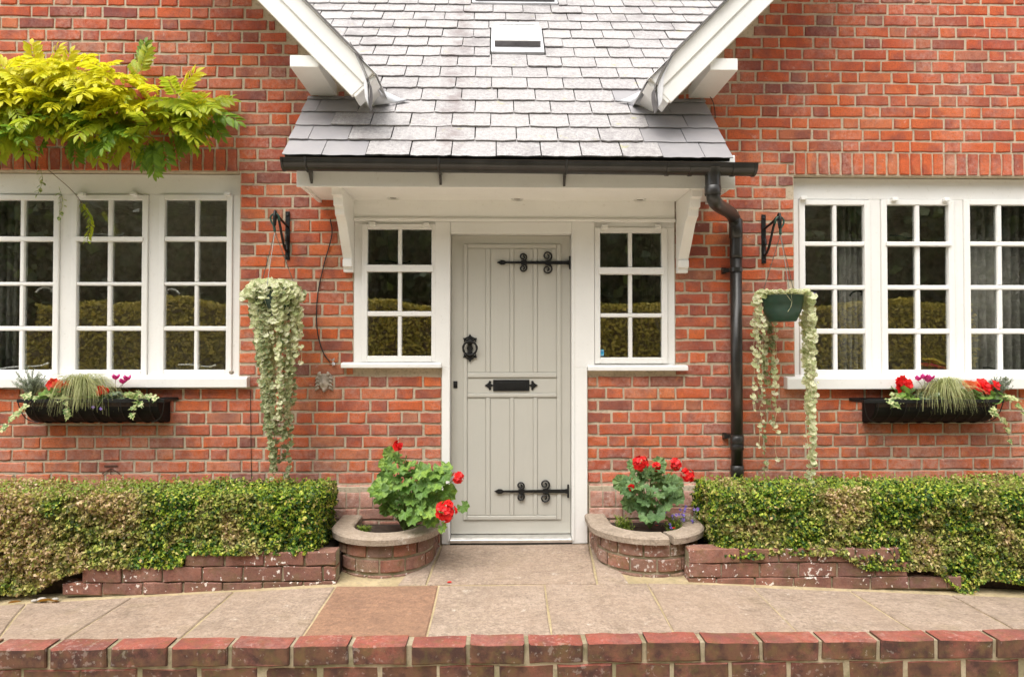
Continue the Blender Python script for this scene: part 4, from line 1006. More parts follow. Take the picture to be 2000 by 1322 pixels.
# ------------------------------------------------------------------ box hedges
def hedge(label, x0, x1, bot, n, mat, endside):
    zt = .452; y0, y1 = -.635, -.13
    o = empty('box_hedge', (.5*(x0+x1), -.4, .05), label, 'hedge', 'clipped box hedges either side of the door')
    zb = lambda x: np.interp(x, [b[0] for b in bot], [b[1] for b in bot])
    k = n; sel = rng.random(k); p = np.empty((k,3)); nr = np.zeros((k,3))
    u = rng.random(k); p[:,0] = x0+(x1-x0)*u
    front = sel < .66; top = (sel >= .66) & (sel < .92); end = sel >= .92
    bz = zb(p[:,0]); v = rng.random(k)
    p[:,2] = bz+(zt-bz)*v; p[:,1] = y0
    nr[front] = (0,-1,.25); p[top,2] = zt; p[top,1] = y0+(y1-y0)*v[top]; nr[top] = (0,-.1,1)
    xe = x1 if endside > 0 else x0; p[end,0] = xe; p[end,1] = y0+(y1-y0)*rng.random(end.sum()); nr[end] = (endside,-.3,.2)
    # lumpy clipped surface, rounded shoulders, leaves set at different depths
    lump = np.array([.034*nz((a,c*1.3,b),4.5)+.026*nz((a,b,c),14)+.030*nz((a,b,c),30) for a,b,c in p])
    dep = -np.abs(rng.normal(0,.032,k)) + .012*(rng.random(k) < .1)
    p += nr*(lump+dep)[:,None]
    sh = np.clip((p[:,2]-(zt-.07))/.07, 0, 1); p[front,1] += (sh[front]**2)*.045
    if True:
        t_ = np.clip(1-np.abs(p[:,0]-xe)/.07, 0, 1); p[front,1] += t_[front]**2*.05; p[top,2] -= t_[top]**2*.03
    low = np.clip((bz+.09-p[:,2])/.09, 0, 1); p[front,1] -= .045*low[front]*(bz[front] < .16)
    vv, ff = leaves_np(p, nr, rng.uniform(.014,.028,k), .62, .35, .75); tag(np_mesh('foliage', vv, ff, mat, o), kind='stuff')
    # a few longer sprigs above the cut
    k2 = 3500; p2 = np.empty((k2,3)); p2[:,0] = x0+(x1-x0)*rng.random(k2); p2[:,1] = y0+.04+(y1-y0-.04)*rng.random(k2); p2[:,2] = zt-.01+.04*rng.random(k2)**1.5
    vv, ff = leaves_np(p2, np.tile((0,-.5,.6),(k2,1)), rng.uniform(.014,.024,k2), .55, .3, .6, np.tile((0,0,1.),(k2,1))); tag(np_mesh('new_growth', vv, ff, M['lime'], o), kind='stuff')
    m = MB(); xs = np.linspace(x0+.05, x1-.05, 40)
    pr = lambda x: [(x,y0+.055,float(zb(x))+.05),(x,y0+.055,zt-.09),(x,y0+.11,zt-.05),(x,y1-.03,zt-.05),(x,y1-.03,float(zb(x))+.05)]
    vs = [q for x in xs for q in pr(x)]; fs = [(5*i+j,5*i+(j+1)%5,5*i+5+(j+1)%5,5*i+5+j) for i in range(39) for j in range(5)]+[(0,1,2,3,4),tuple(range(195,200))[::-1]]
    m.add(vs, fs).build('branches', M['hedge_core'], o)
    return o
M['hedge_core'] = simple('hedge_core', (.035,.035,.014), .95, 0, 1., 60, .5)
YH = -.66; hz_ = lambda px, py: (X(px,YH,1100), Z(py,YH,px))
hl = hedge('clipped box hedge with scorched brown patches left of the door', -4.6, X(618,-.6,1000), [hz_(-200,1165),hz_(60,1160),hz_(115,1128),hz_(170,1110),hz_(352,1108),hz_(365,1082),hz_(660,1082)], 110000, M['box_brown'], 1)
hedge('clipped box hedge with yellowed tips right of the door', X(1402,-.6,1000), 4.7, [hz_(1360,1084),hz_(1480,1090),hz_(1500,1082),hz_(1640,1084),hz_(1690,1112),hz_(1820,1112),hz_(1875,1155),hz_(1900,1158),hz_(1930,1130),hz_(2100,1155)], 110000, M['box'], -1)
# stem and litter at the open end of the left bed
q = P(20,1120,-.6); MB().tube([(q.x,-.55,-.14),(q.x+.01,-.6,-.03),(q.x-.01,-.55,.1)], [.014,.012,.010], 8).build('stem', M['bark'], hl)
# ------------------------------------------------------------------ leaf and flower shapes
def leaf_shape(L, W, n=5, fold=.15, droop=.12, m=None, M4=None, lobes=0, wav=0.):
    """pointed oval leaf along +Y, face up +Z"""
    m = m or MB(); vs = []; 
    for i in range(n+1):
        t = i/n; w_ = W*math.sin(PI*min(1,t*.93+.05))**.8*.5 if 0 < i < n else .0; z = -droop*L*t*t; y = L*t
        if i in (0, n): vs.append(Vector((0,y,z)))
        else: vs += [Vector((-w_,y,z+fold*w_)), Vector((0,y,z)), Vector((w_,y,z+fold*w_))]
    fs = [(0,3,2),(0,2,1)]
    for i in range(1, n-1):
        a = 1+3*(i-1); b = a+3; fs += [(a,a+1,b+1,b),(a+1,a+2,b+2,b+1)]
    a = 1+3*(n-2); e = len(vs)-1; fs += [(a,a+1,e),(a+1,a+2,e)]
    if M4 is not None: vs = [M4 @ v for v in vs]
    return m.add(vs, fs)
def round_leaf(r, n=14, lob=.12, cup=.25, m=None, M4=None, notch=True, k=5):
    m = m or MB(); vs = [Vector((0,-r*.35,0))]; 
    for i in range(n+1):
        a = -PI/2+.35+(2*PI-.7)*i/n; rr = r*(1+lob*math.cos(k*a+1)+rnd(-.04,.04)); vs.append(Vector((rr*.5*math.cos(a), rr*.5*math.sin(a), cup*r*.25*(.5+math.sin(i*2.3)*.6))))
        vs.append(Vector((rr*math.cos(a), rr*math.sin(a), cup*r*(.35+.5*math.sin(i*2.3+.6)))))
    fs = []
    for i in range(n):
        a, b = 1+2*i, 3+2*i; fs += [(0,a,b),(a,a+1,b+1,b)]
    if M4 is not None: vs = [M4 @ v for v in vs]
    return m.add(vs, fs)
def ivy_leaf(s, m, M4):
    pts = [(0,0),(-.28,-.12),(-.5,.12),(-.26,.3),(-.3,.58),(-.1,.6),(0,1),(.1,.6),(.3,.58),(.26,.3),(.5,.12),(.28,-.12)]
    vs = [M4 @ Vector((a*s, b*s, .12*s*abs(a)-.1*s*b*b)) for a, b in pts]+[M4 @ Vector((0,.3*s,-.02*s))]
    k = len(pts); return m.add(vs, [(i,(i+1)%k,k) for i in range(k)])
def frame(loc, d, up=Vector((0,0,1)), roll=0.):
    """matrix whose +Y runs along d and +Z leans to up"""
    d = Vector(d).normalized(); x = d.cross(up); x = x.normalized() if x.length > 1e-4 else Vector((1,0,0)); z = x.cross(d)
    m = Matrix((x, d, z)).transposed().to_4x4(); m = Matrix.Translation(Vector(loc)) @ m @ Matrix.Rotation(roll, 4, 'Y'); return m
def rdir(s=1.): return Vector((random.gauss(0,s), random.gauss(0,s), random.gauss(0,s)))

# ------------------------------------------------------------------ wisteria
def wist_leaf(L, nl=6):
    m = MB(); pts = [Vector((0, L*t, .10*L*t-.38*L*t*t)) for t in np.linspace(0,1,8)]; m.tube(pts, .0016, 4)
    def at(t): return Vector((0, L*t, .10*L*t-.38*L*t*t))
    for i in range(nl):
        t = .22+.72*i/(nl-1)*.97; p = at(t); ln = L*.42*(1-.25*abs(t-.55))
        for s in (-1, 1): leaf_shape(ln*rnd(.9,1.1), ln*.40, 4, .2, .3, m, frame(p, Vector((s*1.0,.75+rnd(-.15,.15),-.18+rnd(-.15,.1))), roll=rnd(-.3,.3)))
    leaf_shape(L*.33, L*.14, 4, .2, .3, m, frame(at(.98), Vector((0,1,-.5)))); return m
wis = empty('wisteria', P(60,250,-.05), 'yellow green wisteria spilling over the upper left window', 'climber')
m = MB()
for (a, b, c) in (((-60,215),(160,235),(330,250)), ((-60,215),(60,190),(140,150)), ((-60,215),(220,200),(400,215)), ((160,235),(230,270),(300,330)), ((-60,215),(20,260),(60,330))):
    m.tube(curve_pts([P(*a,-.03), P(*b,-.12), P(*c,-.22)], 8), [.011-.0005*i for i in range(17)], 7)
m.build('branch', M['bark'], wis, smooth=True)
def spray(L, nl):
    a = wist_leaf(L, nl); b = wist_leaf(L*.85, nl); rt = Euler((rnd(-.5,-.2), rnd(-.3,.3), random.choice((-1,1))*rnd(.6,1.0))).to_matrix(); a.add([rt @ Vector(v) for v in b.v], b.f); return a
WLV = {k: [spray(L, nl).mesh('leaf_spray', M[k]) for L, nl in ((.20,7),(.23,8),(.17,6),(.21,7),(.18,7))] for k in ('wist_y','wist_m','wist_g')}
# attachment points in the photo's mass: (x, y) of leaf bases with their reach outward
def in_mass(px, py):
    t = max(0, min(1, px/430)); top = np.interp(px, [-60,60,160,250,330,430], [150,120,132,150,185,212]); bot = np.interp(px, [-60,60,180,230,330,420], [276,266,248,264,248,236]); return top < py < bot
cnt = 0
for tries in range(6000):
    if cnt >= 240: break
    px, py = rnd(-70,390), rnd(115,290)
    if not in_mass(px, py): continue
    tt = (py-140)/150; y = -rnd(.04,.36); q = P(px, py, y)
    d = Vector((rnd(-1,1)*.9+(.25 if px > 280 else 0), -rnd(.35,1.1), rnd(-.45,.45)-.12*tt)); 
    key = 'wist_y' if tt < .42+rnd(-.25,.25) else 'wist_m' if tt < .78+rnd(-.25,.25) else 'wist_g'
    if px > 300 and key == 'wist_y' and random.random() < .5: key = 'wist_m'
    o = bpy.data.objects.new('leaf_spray', random.choice(WLV[key])); link(o, q, wis); o.rotation_euler = frame((0,0,0), d, Vector((0,-.35,1)), rnd(-.4,.4)).to_euler(); s = rnd(.75,1.12); o.scale = (s,s,s); cnt += 1
for (px, py, dx_, dz_, key) in ((75,150,-.1,1.2,'wist_y'),(95,150,.35,1.1,'wist_y'),(40,160,-.7,.7,'wist_y'),(275,150,.35,1.3,'wist_m'),(280,135,.15,1.2,'wist_g'),(130,165,.2,.9,'wist_y'),(345,200,.5,.8,'wist_y'),(395,205,1,.25,'wist_m'),(410,222,1,-.15,'wist_g'),(300,270,.15,-1.2,'wist_g'),(290,275,-.3,-1.2,'wist_g'),(315,268,.4,-1.1,'wist_g'),(270,262,-.1,-1.1,'wist_m'),(250,270,-.6,-1,'wist_m'),(300,285,.1,-1.4,'wist_g'),(150,262,.1,-1.0,'wist_g'),(360,235,.8,-.2,'wist_m'),(340,250,.7,-.6,'wist_g'),(375,222,.9,.1,'wist_y'),(330,215,.8,.5,'wist_y'),(390,240,.9,-.4,'wist_g'),(350,222,.6,.2,'wist_m'),(180,262,.3,-.9,'wist_m')):
    q = P(px,py,-rnd(.12,.26)); o = bpy.data.objects.new('leaf_spray', random.choice(WLV[key])); link(o, q, wis); o.rotation_euler = frame((0,0,0), Vector((dx_,-.45,dz_)), Vector((0,-.9,.5)), rnd(-.3,.3)).to_euler(); o.scale = (.95,)*3
# bare tendril with small ivy-like leaves crossing the window head
m = MB(); pts = curve_pts([P(92,330,-.05),P(140,372,-.05),P(165,405,-.05),P(178,432,-.06),P(170,470,-.06)],8); m.tube(pts, .0022, 5); m.build('tendril', M['stem_red'], wis)
m = MB()
for p in pts[14:]:
    for s in (-1,1): leaf_shape(.04,.022,3,.2,.2,m,frame(p,Vector((s*rnd(.5,1),-.3,-rnd(.4,1)))))
m.build('tendril_leaf', M['wist_m'], wis)
for (px, py, n) in ((75,350,7),(115,395,7)):
    m = MB(); a = P(px,py-30,-.06); pts = curve_pts([a, P(px+8,py,-.07), P(px,py+28,-.07)],5); m.tube(pts,.0015,4)
    for p in pts[2:]: leaf_shape(.04,.024,3,.2,.2,m,frame(p,Vector((rnd(-1,1),-.4,-rnd(.2,1)))))
    m.build('tendril_leaf', M['ivy'], wis)

# ------------------------------------------------------------------ hanging baskets and their iron brackets
def wall_bracket(px, py0, py1, s, label, tip):
    """plate on the wall, arm straight out, curled end"""
    x = X(px,-.005,460); z1, z0 = Z(py0,0,px), Z(py1,0,px); ty = -.27; o = empty('basket_bracket', (x,0,z0), label, 'bracket', 'iron basket brackets')
    m = MB().box(x-.0145,x+.0145,-.014,-.0035,z0,z1); m.lathe([(.013,-.012),(.009,-.018),(0,-.02)], (x,0,z1-.025), 10, 'y'); m.lathe([(.011,-.012),(.008,-.017),(0,-.019)], (x,0,z0+.02), 10, 'y'); m.build('wall_plate', M['iron'], o, bevel=.002)
    za = z1-.10; zt_ = Z(tip,ty,px)
    m = MB(); arm = curve_pts([(x,-.012,za),(x,ty*.6,za+.02),(x,ty+.03,za+.035),(x,ty-.005,zt_-.09),(x,ty-.015,zt_-.04),(x,ty,zt_),(x,ty+.022,zt_-.01),(x,ty+.018,zt_-.035)],6); m.tube(arm, .0085, 8); m.build('arm', M['iron'], o, smooth=True)
    m = MB(); m.tube(curve_pts([(x,-.045,z0+.12),(x,-.035,z0+.16),(x,-.018,z0+.14),(x,-.016,z0+.09),(x,-.035,z0+.055),(x,-.10,z0+.10),(x,-.17,za-.02),(x,ty+.055,za+.03)],6), .0082, 8); m.build('scroll', M['iron'], o, smooth=True)
    return x, ty, za+.03
bl = wall_bracket(562,414,508,1,'black iron basket bracket beside the large left window',413)
br = wall_bracket(1491,420,515,1,'black iron basket bracket between the downpipe and the right window',418)
def trail(path, size, mat, name, par, step=.022, dens=2):
    m = MB(); m.tube(path, .0012, 4); L = 0
    for i in range(1, len(path)):
        p = path[i]
        if random.random() < .30: continue
        for k in range(dens):
            d = Vector((rnd(-.9,.9), -rnd(.0,.45), -rnd(.1,1.0))); s = size*rnd(.45,1.3)*(1-.35*i/len(path)); q = p+Vector((rnd(-.012,.012),rnd(-.012,.006),rnd(-.012,.012)))
            round_leaf(s*.5, 6, .05, .3, m, frame(q, d, Vector((rnd(-.3,.3),-1,.55)), rnd(-.4,.4)), k=2)
    return m.build(name, mat, par)
def basket(b, pot_y, label, pot_c, pot_r, pot_h, strands, lab2):
    x, ty, hz0 = b; c = P(*pot_c, ty); zt_ = c.z+pot_h/2; zb_ = c.z-pot_h/2; cx = c.x
    o = empty('hanging_basket', (cx, ty, zb_), label, 'hanging basket', 'hanging baskets either side of the porch')
    pr = [(.0,zb_),(pot_r*.60,zb_),(pot_r*.66,zb_+.004),(pot_r*.90,zb_+pot_h*.42),(pot_r*.97,zb_+pot_h*.72),(pot_r*.985,zb_+pot_h*.725),(pot_r*.99,zb_+pot_h*.98),(pot_r*1.04,zb_+pot_h),(pot_r*.97,zb_+pot_h),(pot_r*.9,zb_+pot_h*.6),(0,zb_+pot_h*.5)]
    MB().lathe(pr, (cx,ty,0), 32).build('pot', M['pot'], o, smooth=True)
    MB().lathe([(0,zt_-.012),(pot_r*.95,zt_-.018)], (cx,ty,0), 16).build('soil', M['soil'], o)
    hk = hz0-.005; m = MB(); s = 1 if cx > x else -1
    m.tube(curve_pts([(x-s*.028,ty,hk-.035),(x-s*.022,ty,hk-.005),(x,ty,hk+.01),(x+s*.026,ty,hk-.008),(x+s*.024,ty,hk-.04),(x+s*.006,ty,hk-.07),(cx-(cx-x)*.6,ty,hk-.105)],6), [.006]*30+[.009]*7, 8)
    hb = Vector((cx-(cx-x)*.6,ty,hk-.105)); m.build('hook', M['pot'], o, smooth=True)
    for k in range(3):
        a = k*2*PI/3+.5; m = MB().tube([hb, (cx+pot_r*math.cos(a), ty+pot_r*math.sin(a), zt_-.004)], .0024, 5); m.build('hanger_wire', M['wire'], o)
    for st in strands: st(o, cx, ty, zt_, zb_)
    return o
def dense_left(o, cx, ty, zt_, zb_):
    top = MB()
    for i in range(360):
        a = rnd(0,2*PI); r = .185*math.sqrt(random.random()); p = Vector((cx-.01+r*1.0*math.cos(a), ty+r*.85*math.sin(a), zt_+.035*(1-(r/.185)**2)+rnd(-.02,.02)-.06*max(0,r-.13)/.055))
        round_leaf(rnd(.016,.027), 6, .05, .3, top, frame(p, Vector((math.cos(a),.25*math.sin(a)-.15,-rnd(.0,.8))), Vector((0,-.8,.7)), rnd(-.5,.5)), k=2)
    top.build('foliage', M['pale'], o)
    for i in range(58):
        a = rnd(0, 2*PI); inner = i < 30
        r0 = .125*rnd(.85,1.15); p0 = Vector((cx+r0*math.cos(a), ty+r0*math.sin(a)*.9, zt_+.02)); 
        ln = (rnd(.95,1.24) if i % 4 == 0 else rnd(.25,.85)) ; tgt = cx+.045+(p0.x-cx)*(.95 if ln < .5 else .55 if ln < .8 else .32)
        pts = [p0, p0+Vector((.25*r0*math.cos(a), .25*r0*math.sin(a), -.05))]; n = int(ln/.05)
        for k in range(1, n):
            t = k/n; pts.append(Vector((p0.x+(tgt-p0.x)*t+.12*r0*math.cos(a)*(1-t)+rnd(-.008,.008), p0.y*1+(ty-p0.y)*t*.5-.01+rnd(-.008,.008), p0.z-.05-ln*t)))
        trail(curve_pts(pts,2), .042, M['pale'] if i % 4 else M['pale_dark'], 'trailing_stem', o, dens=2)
basket(bl, 0, 'hanging basket wholly covered in long cream variegated trails, left of the porch', (536,590), .135, .17, [dense_left], '')
def loose_right(o, cx, ty, zt_, zb_):
    top = MB()
    for i in range(170):
        a = rnd(0,2*PI); r = .16*math.sqrt(random.random()); p = Vector((cx+r*math.cos(a), ty+r*math.sin(a), zt_+.018+rnd(-.01,.012)))
        round_leaf(rnd(.015,.025), 6, .05, .3, top, frame(p, Vector((math.cos(a),math.sin(a)-.3,rnd(-.3,.4))), Vector((0,-.6,.8)), rnd(-.5,.5)), k=2)
    top.build('foliage', M['pale'], o)
    spec = [(0.05,1.15,.06),(0.25,1.22,.03),(-.2,1.1,.05),(.1,.9,.07),(-.45,.7,.08),(.35,.6,.07),(-.1,1.2,.04),(.5,.45,.05),(-.6,.35,.09),(.0,.5,.09),(-.3,.95,.02),(.2,.8,.0),
            (2.9,.75,-.02),(3.25,.6,.03),(3.05,.5,.05),(2.7,.35,.05),(3.5,.28,.04),(1.75,1.18,-.1),(1.9,1.0,-.12),(1.6,.85,-.04),(1.4,1.12,-.06),(2.1,.7,-.08),(1.5,.6,-.02),(1.65,.45,-.03),(1.8,.5,-.07)]
    for i, (a, ln, drift) in enumerate(spec):
        r0 = .135; p0 = Vector((cx+r0*math.cos(a), ty+r0*math.sin(a), zt_+.01)); pts = [p0, p0+Vector((.035*math.cos(a), .035*math.sin(a), -.02))]; n = max(3,int(ln/.05))
        for k in range(1, n):
            t = k/n; pts.append(Vector((p0.x+.035*math.cos(a)+drift*t*.4+rnd(-.008,.008), p0.y+.035*math.sin(a)*(1-t)+rnd(-.008,.008), p0.z-.04-ln*t)))
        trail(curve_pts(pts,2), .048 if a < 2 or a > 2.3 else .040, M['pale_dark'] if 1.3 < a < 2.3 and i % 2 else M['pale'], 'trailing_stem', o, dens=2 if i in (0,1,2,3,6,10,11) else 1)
    m = MB()
    for k in range(6): 
        p = Vector((cx+.19+rnd(-.02,.03), ty+rnd(-.04,.04), zt_+rnd(-.06,.02)))
        for j in range(4): leaf_shape(.016,.012,3,.1,.1,m,frame(p,rdir()))
    m.build('blue_flowers', M['blue'], o)
    m = MB(); a = Vector((cx-.01,ty-.135,zt_-.004)); m.tube([a+Vector((-.02,0,0)), a+Vector((.012,-.004,-.045)), a+Vector((.01,.0,0))], .0013, 4); m.tube(curve_pts([a+Vector((.012,-.004,-.045)), a+Vector((.008,.006,-.075)), a+Vector((-.008,.012,-.105))],4), .0013, 4); m.build('string_tie', M['pale'], o)
basket(br, 0, 'green plastic hanging basket with loose cream trails beside the right window', (1528,603), .128, .165, [loose_right], '')

# ------------------------------------------------------------------ window boxes
def wbox(px0, px1, pyt, pyb, label, wire_left):
    Yf = -.19; x0, x1 = X(px0,Yf,790), X(px1,Yf,790); zt_, zb_ = Z(pyt,Yf,.5*(px0+px1)), Z(pyb,Yf,.5*(px0+px1)); o = empty('window_box', (.5*(x0+x1),-.1,zb_), label, 'window box', 'black window boxes')
    xa, xb = x0+(.085 if wire_left else .03), x1-(.03 if wire_left else .05)
    pr = []
    for i in range(9):
        a = PI/2*i/8; pr.append((-.012-.165*math.cos(a) if i < 8 else -.05, zt_-.018-(zt_-.018-zb_)*math.sin(a)))
    prof = [(-.012,zt_-.006),(-.182,zt_-.006)]+pr+[(-.012,zb_)]
    MB().prism(prof, 'x', xa, xb).build('liner', M['trough'], o, bevel=.006)
    m = MB(); m.box(x0,x1,-.198,-.190,zt_-.022,zt_); m.box(x0,x0+.006,-.190,-.004,zt_-.022,zt_-.001); m.box(x1-.006,x1,-.190,-.004,zt_-.022,zt_-.001); m.box(x0,x1,-.010,-.004,zt_-.022,zt_-.001); m.build('rim', M['iron'], o, bevel=.001)
    n = 10
    for i in range(n+1):
        x = x0+.004+(x1-x0-.008)*i/n; pts = [(x, -.006-.187*math.cos(PI/2*j/8), zt_-.02-(zt_-.02-zb_+.006)*math.sin(PI/2*j/8)) for j in range(9)]
        if i in (0, n):
            xi = x+(.10 if i == 0 else -.10)
            pts = [Vector((x,-.192,zt_-.02)).lerp(Vector((xi,-.15,zb_+.01)), t)+Vector((-(1 if i == 0 else -1)*.02*math.sin(PI*t),0,-.03*math.sin(PI*t))) for t in np.linspace(0,1,9)]
        MB().tube(pts, .0032, 6).build('wire', M['iron'], o)
    MB().box(xa+.006, xb-.006, -.176, -.014, zt_-.05, zt_-.012).build('soil', M['soil'], o)
    return xa, xb, zt_-.012
wbl = wbox(34, 322, 779, 829, 'black trough window box under the left window, sedge in the middle', False)
wbr = wbox(1687, 1960, 780, 829, 'black trough window box under the right window, red begonias at both ends', True)
YP = -.10
def at_px(px, wz): return Vector((X(px,YP,770), YP, wz))
def sedge(px, wz, h, sp, n, label):
    c = at_px(px, wz); m = MB()
    for i in range(n):
        a = rnd(0,2*PI); r = sp*rnd(.35,1.2); hh = h*rnd(.55,1.15); b = c+Vector((rnd(-.03,.03),rnd(-.02,.02),0)); pts = [b, b+Vector((.25*r*math.cos(a),.25*r*math.sin(a)*.8,hh*.75)), b+Vector((.65*r*math.cos(a),.65*r*math.sin(a)*.8-.01,hh)), b+Vector((1.05*r*math.cos(a),r*math.sin(a)*.8-.015,hh*rnd(.3,.8))), b+Vector((1.2*r*math.cos(a),r*math.sin(a)*.9-.03,hh*rnd(-.6,.4)))]
        pts = [Vector((p.x, min(p.y,-.012), p.z)) for p in pts]
        pts = curve_pts(pts,3); wd = rnd(.0012,.0022); vs = []; 
        for k, p in enumerate(pts): s = Vector((-math.sin(a),math.cos(a),.3)).normalized()*wd*(1-.75*k/len(pts)); vs += [p-s, p+s]
        m.add(vs, [(2*k,2*k+1,2*k+3,2*k+2) for k in range(len(pts)-1)])
    o = m.build('sedge_plant', M['grass'], None, origin=c); tag(o, label, 'grass plant')
sedge(160, wbl[2], .15, .21, 620, 'tufted pale green sedge in the middle of the left window box')
sedge(1842, wbr[2], .14, .19, 560, 'tufted pale green sedge in the middle of the right window box')
def silver(px, wz, h, r, label):
    c = at_px(px, wz); o = empty('silver_shrub', c, label, 'shrub'); m = MB(); lv = MB()
    for i in range(58):
        a = rnd(0,2*PI); t = math.sqrt(random.random()); e = c+Vector((r*t*math.cos(a), min(.085,r*t*math.sin(a)*.7)-.02, h*rnd(.5,1.05)*(1-.25*t))); pts = curve_pts([c, c.lerp(e,.5)+Vector((0,0,.02)), e],6); m.tube(pts, .0011, 4)
        for p in pts[3:]:
            for k in range(4): leaf_shape(.017,.006,2,.1,.1,lv,frame(p,rdir()+Vector((0,-.2,.5))))
    m.build('stems', M['silver'], o); tag(lv.build('foliage', M['silver'], o), kind='stuff')
silver(62, wbl[2], .21, .12, 'feathery silver grey shrub at the left end of the left window box')
silver(1947, wbr[2], .18, .09, 'feathery silver grey shrub at the right end of the right window box')
def petals(m, c, r, n, d, up=.2):
    c = Vector(c)
    for i in range(n):
        a = 2*PI*i/n+rnd(-.2,.2); x = frame(c, d); v = (x.to_3x3() @ Vector((math.cos(a), up*rnd(.5,1.4), math.sin(a)))); leaf_shape(r*rnd(.85,1.1), r*.85, 3, .15, .05, m, frame(c, v, Vector(d)))
def begonia(px, py, wz, sp, n, mat, label, leafm='ger', size=.042):
    c = at_px(px, wz); top = P(px,py,YP-.03); o = empty('begonia', c, label, 'flower'); m = MB()
    lv = MB()
    for i in range(16):
        a = rnd(0,2*PI); e = c+Vector((rnd(-1,1)*sp*1.1, rnd(-.08,.03), rnd(.0,max(.02,(top.z-c.z)*.7)))); m.tube([c, e], .0018, 4); round_leaf(rnd(.024,.036), 8, .08, .3, lv, frame(e, Vector((rnd(-1,1),-.5,rnd(-.3,.5))), Vector((0,-.6,.8))))
    m.build('stem', M['stem'], o); lv.build('leaves', M['ger'] if leafm == 'ger' else M[leafm], o)
    for i in range(n):
        e = top+Vector((rnd(-1,1)*sp, rnd(-.04,.02), rnd(-1,1)*sp*.45)); f = MB(); dirn = Vector((rnd(-.5,.5),-1,rnd(-.2,.7)))
        petals(f, e, size*rnd(.8,1.15), 6, dirn, .15); petals(f, e+dirn.normalized()*.006, size*.62, 5, dirn, .6); f.build('flower', mat, o)
        MB().tube([c, e], .0016, 4).build('stem', M['stem'], o)
begonia(98, 752, wbl[2], .04, 5, M['red'], 'bright red begonia bloom beside the silver shrub, left window box')
begonia(124, 752, wbl[2], .025, 3, M['orange'], 'faded orange begonia bloom left of the sedge, left window box')
begonia(202, 763, wbl[2], .028, 4, M['red'], 'small red begonia right of the sedge, left window box', size=.034)
begonia(1768, 748, wbr[2], .06, 9, M['red'], 'large red begonia at the left of the right window box')
begonia(1922, 757, wbr[2], .06, 9, M['red'], 'large red begonia beside the silver shrub, right window box')
begonia(1893, 755, wbr[2], .035, 4, M['orange'], 'faded coral begonia right of the sedge, right window box')
def cyclamen(px, wz, flowers, label, sp=.05):
    c = at_px(px, wz); o = empty('cyclamen', c, label, 'flower'); lv = MB()
    for i in range(16):
        e = c+Vector((rnd(-1,1)*sp, rnd(-.085,.02), rnd(.0,.045))); round_leaf(rnd(.022,.032), 9, .05, .2, lv, frame(e, Vector((rnd(-1,1),-.7,rnd(-.3,.2))), Vector((0,-.6,.8))), k=2)
    lv.build('leaves', M['cyc'], o)
    for (fx, fy) in flowers:
        e = P(fx,fy,YP-.04); MB().tube(curve_pts([c, c.lerp(e,.6)+Vector((0,-.01,.02)), e],4), .0015, 5).build('stem', M['stem_red'], o); f = MB()
        for k in range(5): a = k*2*PI/5; leaf_shape(.048,.032,3,.2,-.15,f,frame(e, Vector((math.cos(a)*.55,math.sin(a)*.55-.1,1)), Vector((math.cos(a),math.sin(a),0))))
        f.build('flower', M['pink'], o)
cyclamen(228, wbl[2], [(226,742),(240,750),(248,744)], 'magenta cyclamen with two tall blooms, left window box')
cyclamen(1806, wbr[2], [(1793,744),(1804,741),(1817,743),(1812,747)], 'pink cyclamen with marbled leaves, right window box', .06)
def ivy(base, ends, label, n0=10):
    o = empty('ivy', base, label, 'ivy'); lv = MB()
    for i in range(n0):
        e = base+Vector((rnd(-.05,.05), rnd(-.09,-.01), rnd(.0,.05))); ivy_leaf(rnd(.04,.06), lv, frame(e, Vector((rnd(-1,1),-.6,rnd(-.8,.3))), Vector((0,-.7,.6))))
    lv.build('leaves', M['ivy'], o)
    for pts in ends:
        path = curve_pts([base+Vector((0,-.06,.02))]+[P(a,b,y) for a,b,y in pts],5); MB().tube(path, .0015, 4).build('stem', M['stem_red'], o); lv = MB()
        for k, p in enumerate(path[4:]):
            if random.random() < .6: ivy_leaf(rnd(.034,.055), lv, frame(p, Vector((rnd(-1,1),-.5,-rnd(.2,1))), Vector((0,-.8,.5))))
        if lv.v: lv.build('leaves', M['ivy'], o)
ivy(at_px(72,wbl[2]), [[(60,785,-.2),(40,800,-.2),(25,815,-.12),(5,840,-.06)]], 'variegated ivy trailing off the left end of the left window box', 12)
ivy(at_px(132,wbl[2]), [[(128,785,-.2),(130,800,-.2),(135,812,-.2)]], 'variegated ivy hanging below the sedge, left window box', 10)
ivy(at_px(275,wbl[2]), [[(272,785,-.2),(265,795,-.2),(258,810,-.2)],[(290,770,-.2),(305,775,-.2)]], 'variegated ivy at the right end of the left window box', 16)
ivy(at_px(1738,wbr[2]), [[(1735,783,-.2),(1748,790,-.2)]], 'variegated ivy at the left end of the right window box', 12)
ivy(at_px(1950,wbr[2]), [[(1935,800,-.2),(1955,815,-.12),(1965,835,-.06),(1972,865,-.04)],[(1965,775,-.15),(1985,790,-.1),(1998,805,-.06)]], 'variegated ivy trailing off the right end of the right window box', 14)
m = MB()
for px, py in ((182,795),(197,798)): petals(m, P(px,py,-.215), .012, 4, (0,-1,0), .1)
o = m.build('lobelia', M['blue'], None); tag(o, 'two tiny blue lobelia flowers against the black trough', 'flower')
MB().tube(curve_pts([at_px(205,wbl[2])+Vector((0,-.06,0)), P(200,780,-.21), P(190,796,-.212)],4), .0013, 4).build('stem', M['stem'], o)

